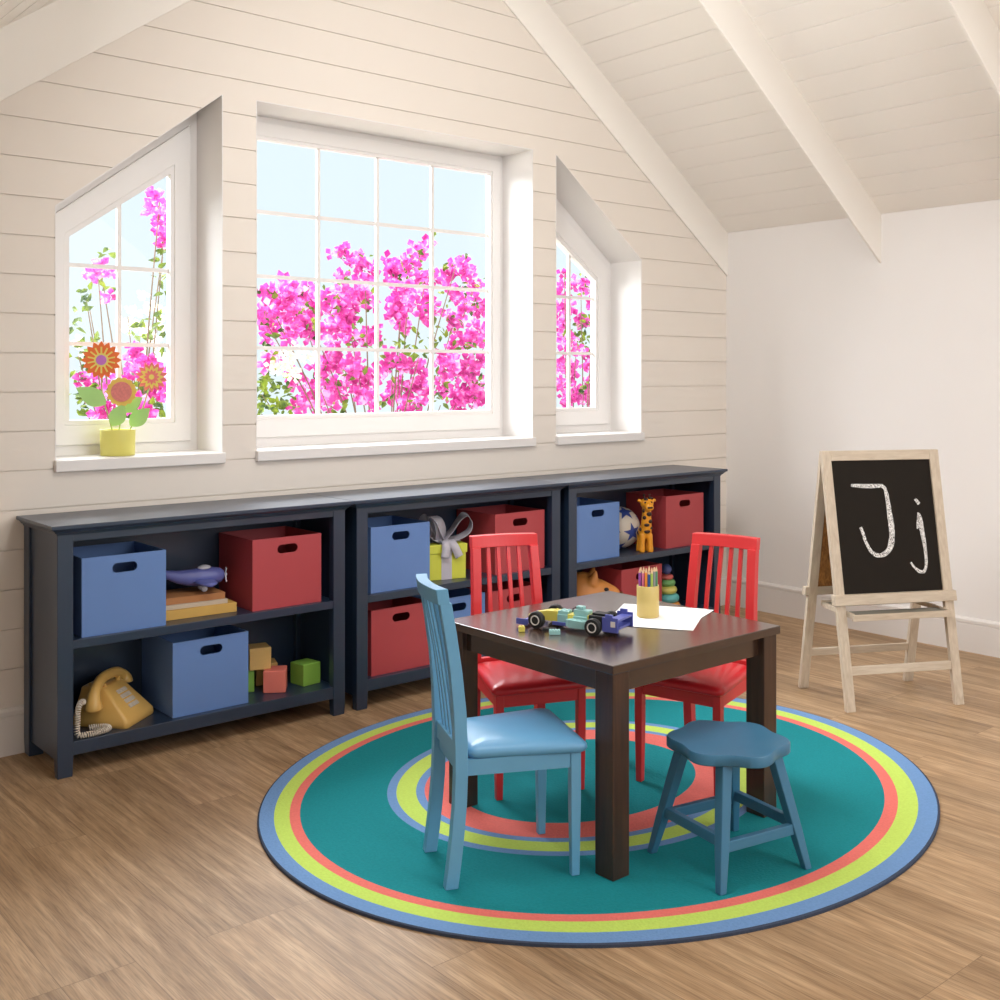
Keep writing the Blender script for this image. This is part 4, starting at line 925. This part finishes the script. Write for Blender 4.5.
M_PINK = petal_material('magenta_bougainvillea_bract', (170,20,116), (250,186,230), .35, (222,84,180)); M_WHITEF = petal_material('white_bougainvillea_bract', (214,206,186), (244,240,228), .3)
M_LEAF = petal_material('bougainvillea_leaf', (34,66,22), (140,160,40), .3); M_TWIG = PM('brown_twig', (112,92,70), .8, .1, 30)
grd = G(); grd.box(-6, 16, WY+.26, 18, -.45, -.35)
struct(grd.build('ground', PM('pale_bounce_ground', (214,204,184), .9, .08, 3)))  # unseen ground, made pale to bounce daylight up through the windows
random.seed(21)
def rnd3(): 
    while True:
        p = Vector((random.uniform(-1,1), random.uniform(-1,1), random.uniform(-1,1)))
        if p.length <= 1: return p
def blossoms(cl, root, mat, name, size, dens):
    g = G(); bx, by, bz = root.location
    for (x, y, z, r) in cl:
        for _ in range(max(3, int(dens*(r/.07)**2))):
            p = Vector((x-bx, y-by, z-bz)) + rnd3()*r*1.05
            up = (rnd3()+Vector((-.5,-1.2,.3))).normalized(); a = up.orthogonal().normalized(); b = up.cross(a); a0 = random.uniform(0,6)
            s = size*random.uniform(.75,1.2)
            for k in range(3):
                th_ = a0+2*PI*k/3; d = a*math.cos(th_)+b*math.sin(th_); e = up.cross(d)
                q0 = p; q1 = p+d*s*.55+e*s*.42+up*s*.30; q2 = p+d*s*1.0+up*s*.42; q3 = p+d*s*.55-e*s*.42+up*s*.30; qm = p+d*s*.55+up*s*.16
                g.add([q0,q1,q2,q3,qm], [(0,4,1),(4,2,1),(0,3,4),(4,3,2)], 0, False)
    return g.build(name, mat, root, fix=False)
def leaves(cl, root, size, dens):
    g = G(); bx, by, bz = root.location
    for (x, y, z, r) in cl:
        for _ in range(max(2, int(dens*(r/.05)**2))):
            p = Vector((x-bx, y-by, z-bz)) + rnd3()*r
            up = (rnd3()+Vector((-.3,-.8,.5))).normalized(); d = up.orthogonal().normalized(); d = (d*random.uniform(-1,1)+up.cross(d)*random.uniform(-1,1)).normalized(); e = up.cross(d); s = size*random.uniform(.7,1.25)
            g.add([p, p+d*s*.35+e*s*.30+up*s*.1, p+d*s*.7+e*s*.22+up*s*.08, p+d*s*1.1, p+d*s*.7-e*s*.22+up*s*.08, p+d*s*.35-e*s*.30+up*s*.1, p+d*s*.5-up*s*.04],
                  [(0,6,1),(1,6,2),(2,6,3),(3,6,4),(4,6,5),(5,6,0)], 0, False)
    return g.build('foliage', M_LEAF, root, fix=False)
def stems(cl, root, base, every=3):
    g = G(); bx, by, bz = root.location
    trunk = Vector((base[0]-bx, base[1]-by, -.35-bz))
    for i, (x, y, z, r) in enumerate(cl):
        if i % every: continue
        p = Vector((x-bx, y-by, z-bz)); m = Vector((trunk.x*.55+p.x*.45, trunk.y*.6+p.y*.4, p.z*.5)) + rnd3()*.05
        g.tube(smooth_path([trunk+rnd3()*.05, m, p-Vector((0,0,.03))], 6), [.008-.0055*k/12 for k in range(13)], 5)
    return g.build('stem', M_TWIG, root)
ctr = lambda cl: (sum(c[0] for c in cl)/len(cl), sum(c[1] for c in cl)/len(cl), 0)
b1 = thing('bougainvillea_shrub', 'magenta bougainvillea filling the lower half of the wide middle window', 'shrub', ctr(PINK_C), 0, 'bougainvillea shrubs in the garden')
blossoms(PINK_C, b1, M_PINK, 'blossoms', .054, 11); leaves(LEAF_C+LEAF_C[:6]+[(x,y-.03,z,r*.9) for x,y,z,r in PINK_C[::2]], b1, .048, 5); stems(PINK_C+LEAF_C, b1, ctr(PINK_C), 4); blossoms(WHITE_C, b1, M_WHITEF, 'white_blossoms', .034, 16)
b2 = thing('bougainvillea_shrub', 'slender bougainvillea with pink tips and arching leafy shoots behind the left window', 'shrub', ctr(PINK_L), 0, 'bougainvillea shrubs in the garden')
blossoms(PINK_L, b2, M_PINK, 'blossoms', .048, 14); leaves(LEAF_L, b2, .046, 9); stems(LEAF_L+PINK_L, b2, ctr(PINK_L), 4)
b3 = thing('bougainvillea_shrub', 'magenta bougainvillea with lime green leaves behind the right window', 'shrub', ctr(PINK_R), 0, 'bougainvillea shrubs in the garden')
blossoms(PINK_R, b3, M_PINK, 'blossoms', .050, 13); leaves(LEAF_R, b3, .046, 10); stems(PINK_R+LEAF_R, b3, ctr(PINK_R), 4)
b4 = thing('white_bougainvillea', 'white flowering bougainvillea behind the pink one in the left window', 'shrub', ctr(WHITE_L), 0, 'bougainvillea shrubs in the garden')
blossoms(WHITE_L, b4, M_WHITEF, 'blossoms', .034, 5); stems(WHITE_L, b4, ctr(WHITE_L), 4)

# ------------------------------------------------------------------ daylight, added fill lights, camera
w = bpy.data.worlds.new('sky'); SC.world = w; w.use_nodes = True; nt = w.node_tree; nt.nodes.clear()
bg = nd(nt, 'ShaderNodeBackground'); ow = nd(nt, 'ShaderNodeOutputWorld'); nt.links.new(bg.outputs[0], ow.inputs[0])
tcw = nd(nt, 'ShaderNodeTexCoord'); spw = nd(nt, 'ShaderNodeSeparateXYZ'); nt.links.new(tcw.outputs['Generated'], spw.inputs[0])
crw = nd(nt, 'ShaderNodeValToRGB'); crw.color_ramp.elements[0].position = 0.0; crw.color_ramp.elements[1].position = .5
crw.color_ramp.elements[0].color = (.79,.90,.955,1); crw.color_ramp.elements[1].color = (.75,.88,.95,1)
nt.links.new(spw.outputs['Z'], crw.inputs[0]); nt.links.new(crw.outputs[0], bg.inputs[0]); bg.inputs[1].default_value = 0.89

def area(name, loc, aim, sx, sy, power, col=(1,1,1)):
    l = bpy.data.lights.new(name, 'AREA'); l.shape = 'RECTANGLE'; l.size = sx; l.size_y = sy; l.energy = power; l.color = col
    o = bpy.data.objects.new(name, l); COL.objects.link(o); o.location = loc
    o.rotation_euler = (Vector(aim)-Vector(loc)).to_track_quat('-Z', 'Y').to_euler(); return o
area('rear_fill_light', (3.8, -2.6, 2.4), (3.0, 3.0, .9), 2.4, 1.6, 48, (1,1,1))  # unseen fill added behind the camera to brighten the room
area('window_daylight', (.2, 7.0, 4.0), (3.4, 3.4, 1.0), 3.0, 3.0, 470, (.96,.98,1))
area('window_skylight', (4.4, 7.6, 5.0), (3.0, 3.4, .7), 5.0, 2.0, 650, (.95,.98,1))
area('ceiling_fill_light', (2.0, 2.3, roof(2.0)-.06), (2.0+1.62, 2.55, roof(2.0)-.06-1.05), .9, 1.7, 50, (.97,.985,1))  # fill added under the left slope for the ceiling; the roof has no opening
pl = bpy.data.lights.new('point_fill_light', 'POINT'); pl.energy = 40; pl.shadow_soft_size = .45; pl.color = (.98,.99,1)  # bare point fill added out of frame to lift the ceiling, no fitting
po = bpy.data.objects.new('point_fill_light', pl); COL.objects.link(po); po.location = (2.4, -.4, 2.0)
sl = bpy.data.lights.new('sun', 'SUN'); sl.energy = 1.6; sl.angle = math.radians(3); sl.color = (1,.96,.88)
so_ = bpy.data.objects.new('sun', sl); COL.objects.link(so_); so_.location = (-2, -4, 6)
so_.rotation_euler = Vector((.30, .60, -.72)).to_track_quat('-Z', 'Y').to_euler()

cam = bpy.data.cameras.new('camera'); co = bpy.data.objects.new('camera', cam); COL.objects.link(co)
cam.sensor_width = 36; cam.lens = 36*1.110; cam.shift_y = -.124; cam.clip_start = .05
co.location = (0, 0, 1.32)
TH_ = math.atan2(1311, 1110)
co.rotation_euler = (PI/2, 0, TH_ - PI/2)
SC.camera = co
vs = SC.view_settings; vs.view_transform = 'Standard'; vs.look = 'None'; vs.gamma = 1; vs.exposure = 0.31; vs.use_curve_mapping = False
SC.cycles.max_bounces = 10; SC.cycles.diffuse_bounces = 5; SC.cycles.transparent_max_bounces = 12; SC.cycles.use_denoising = True
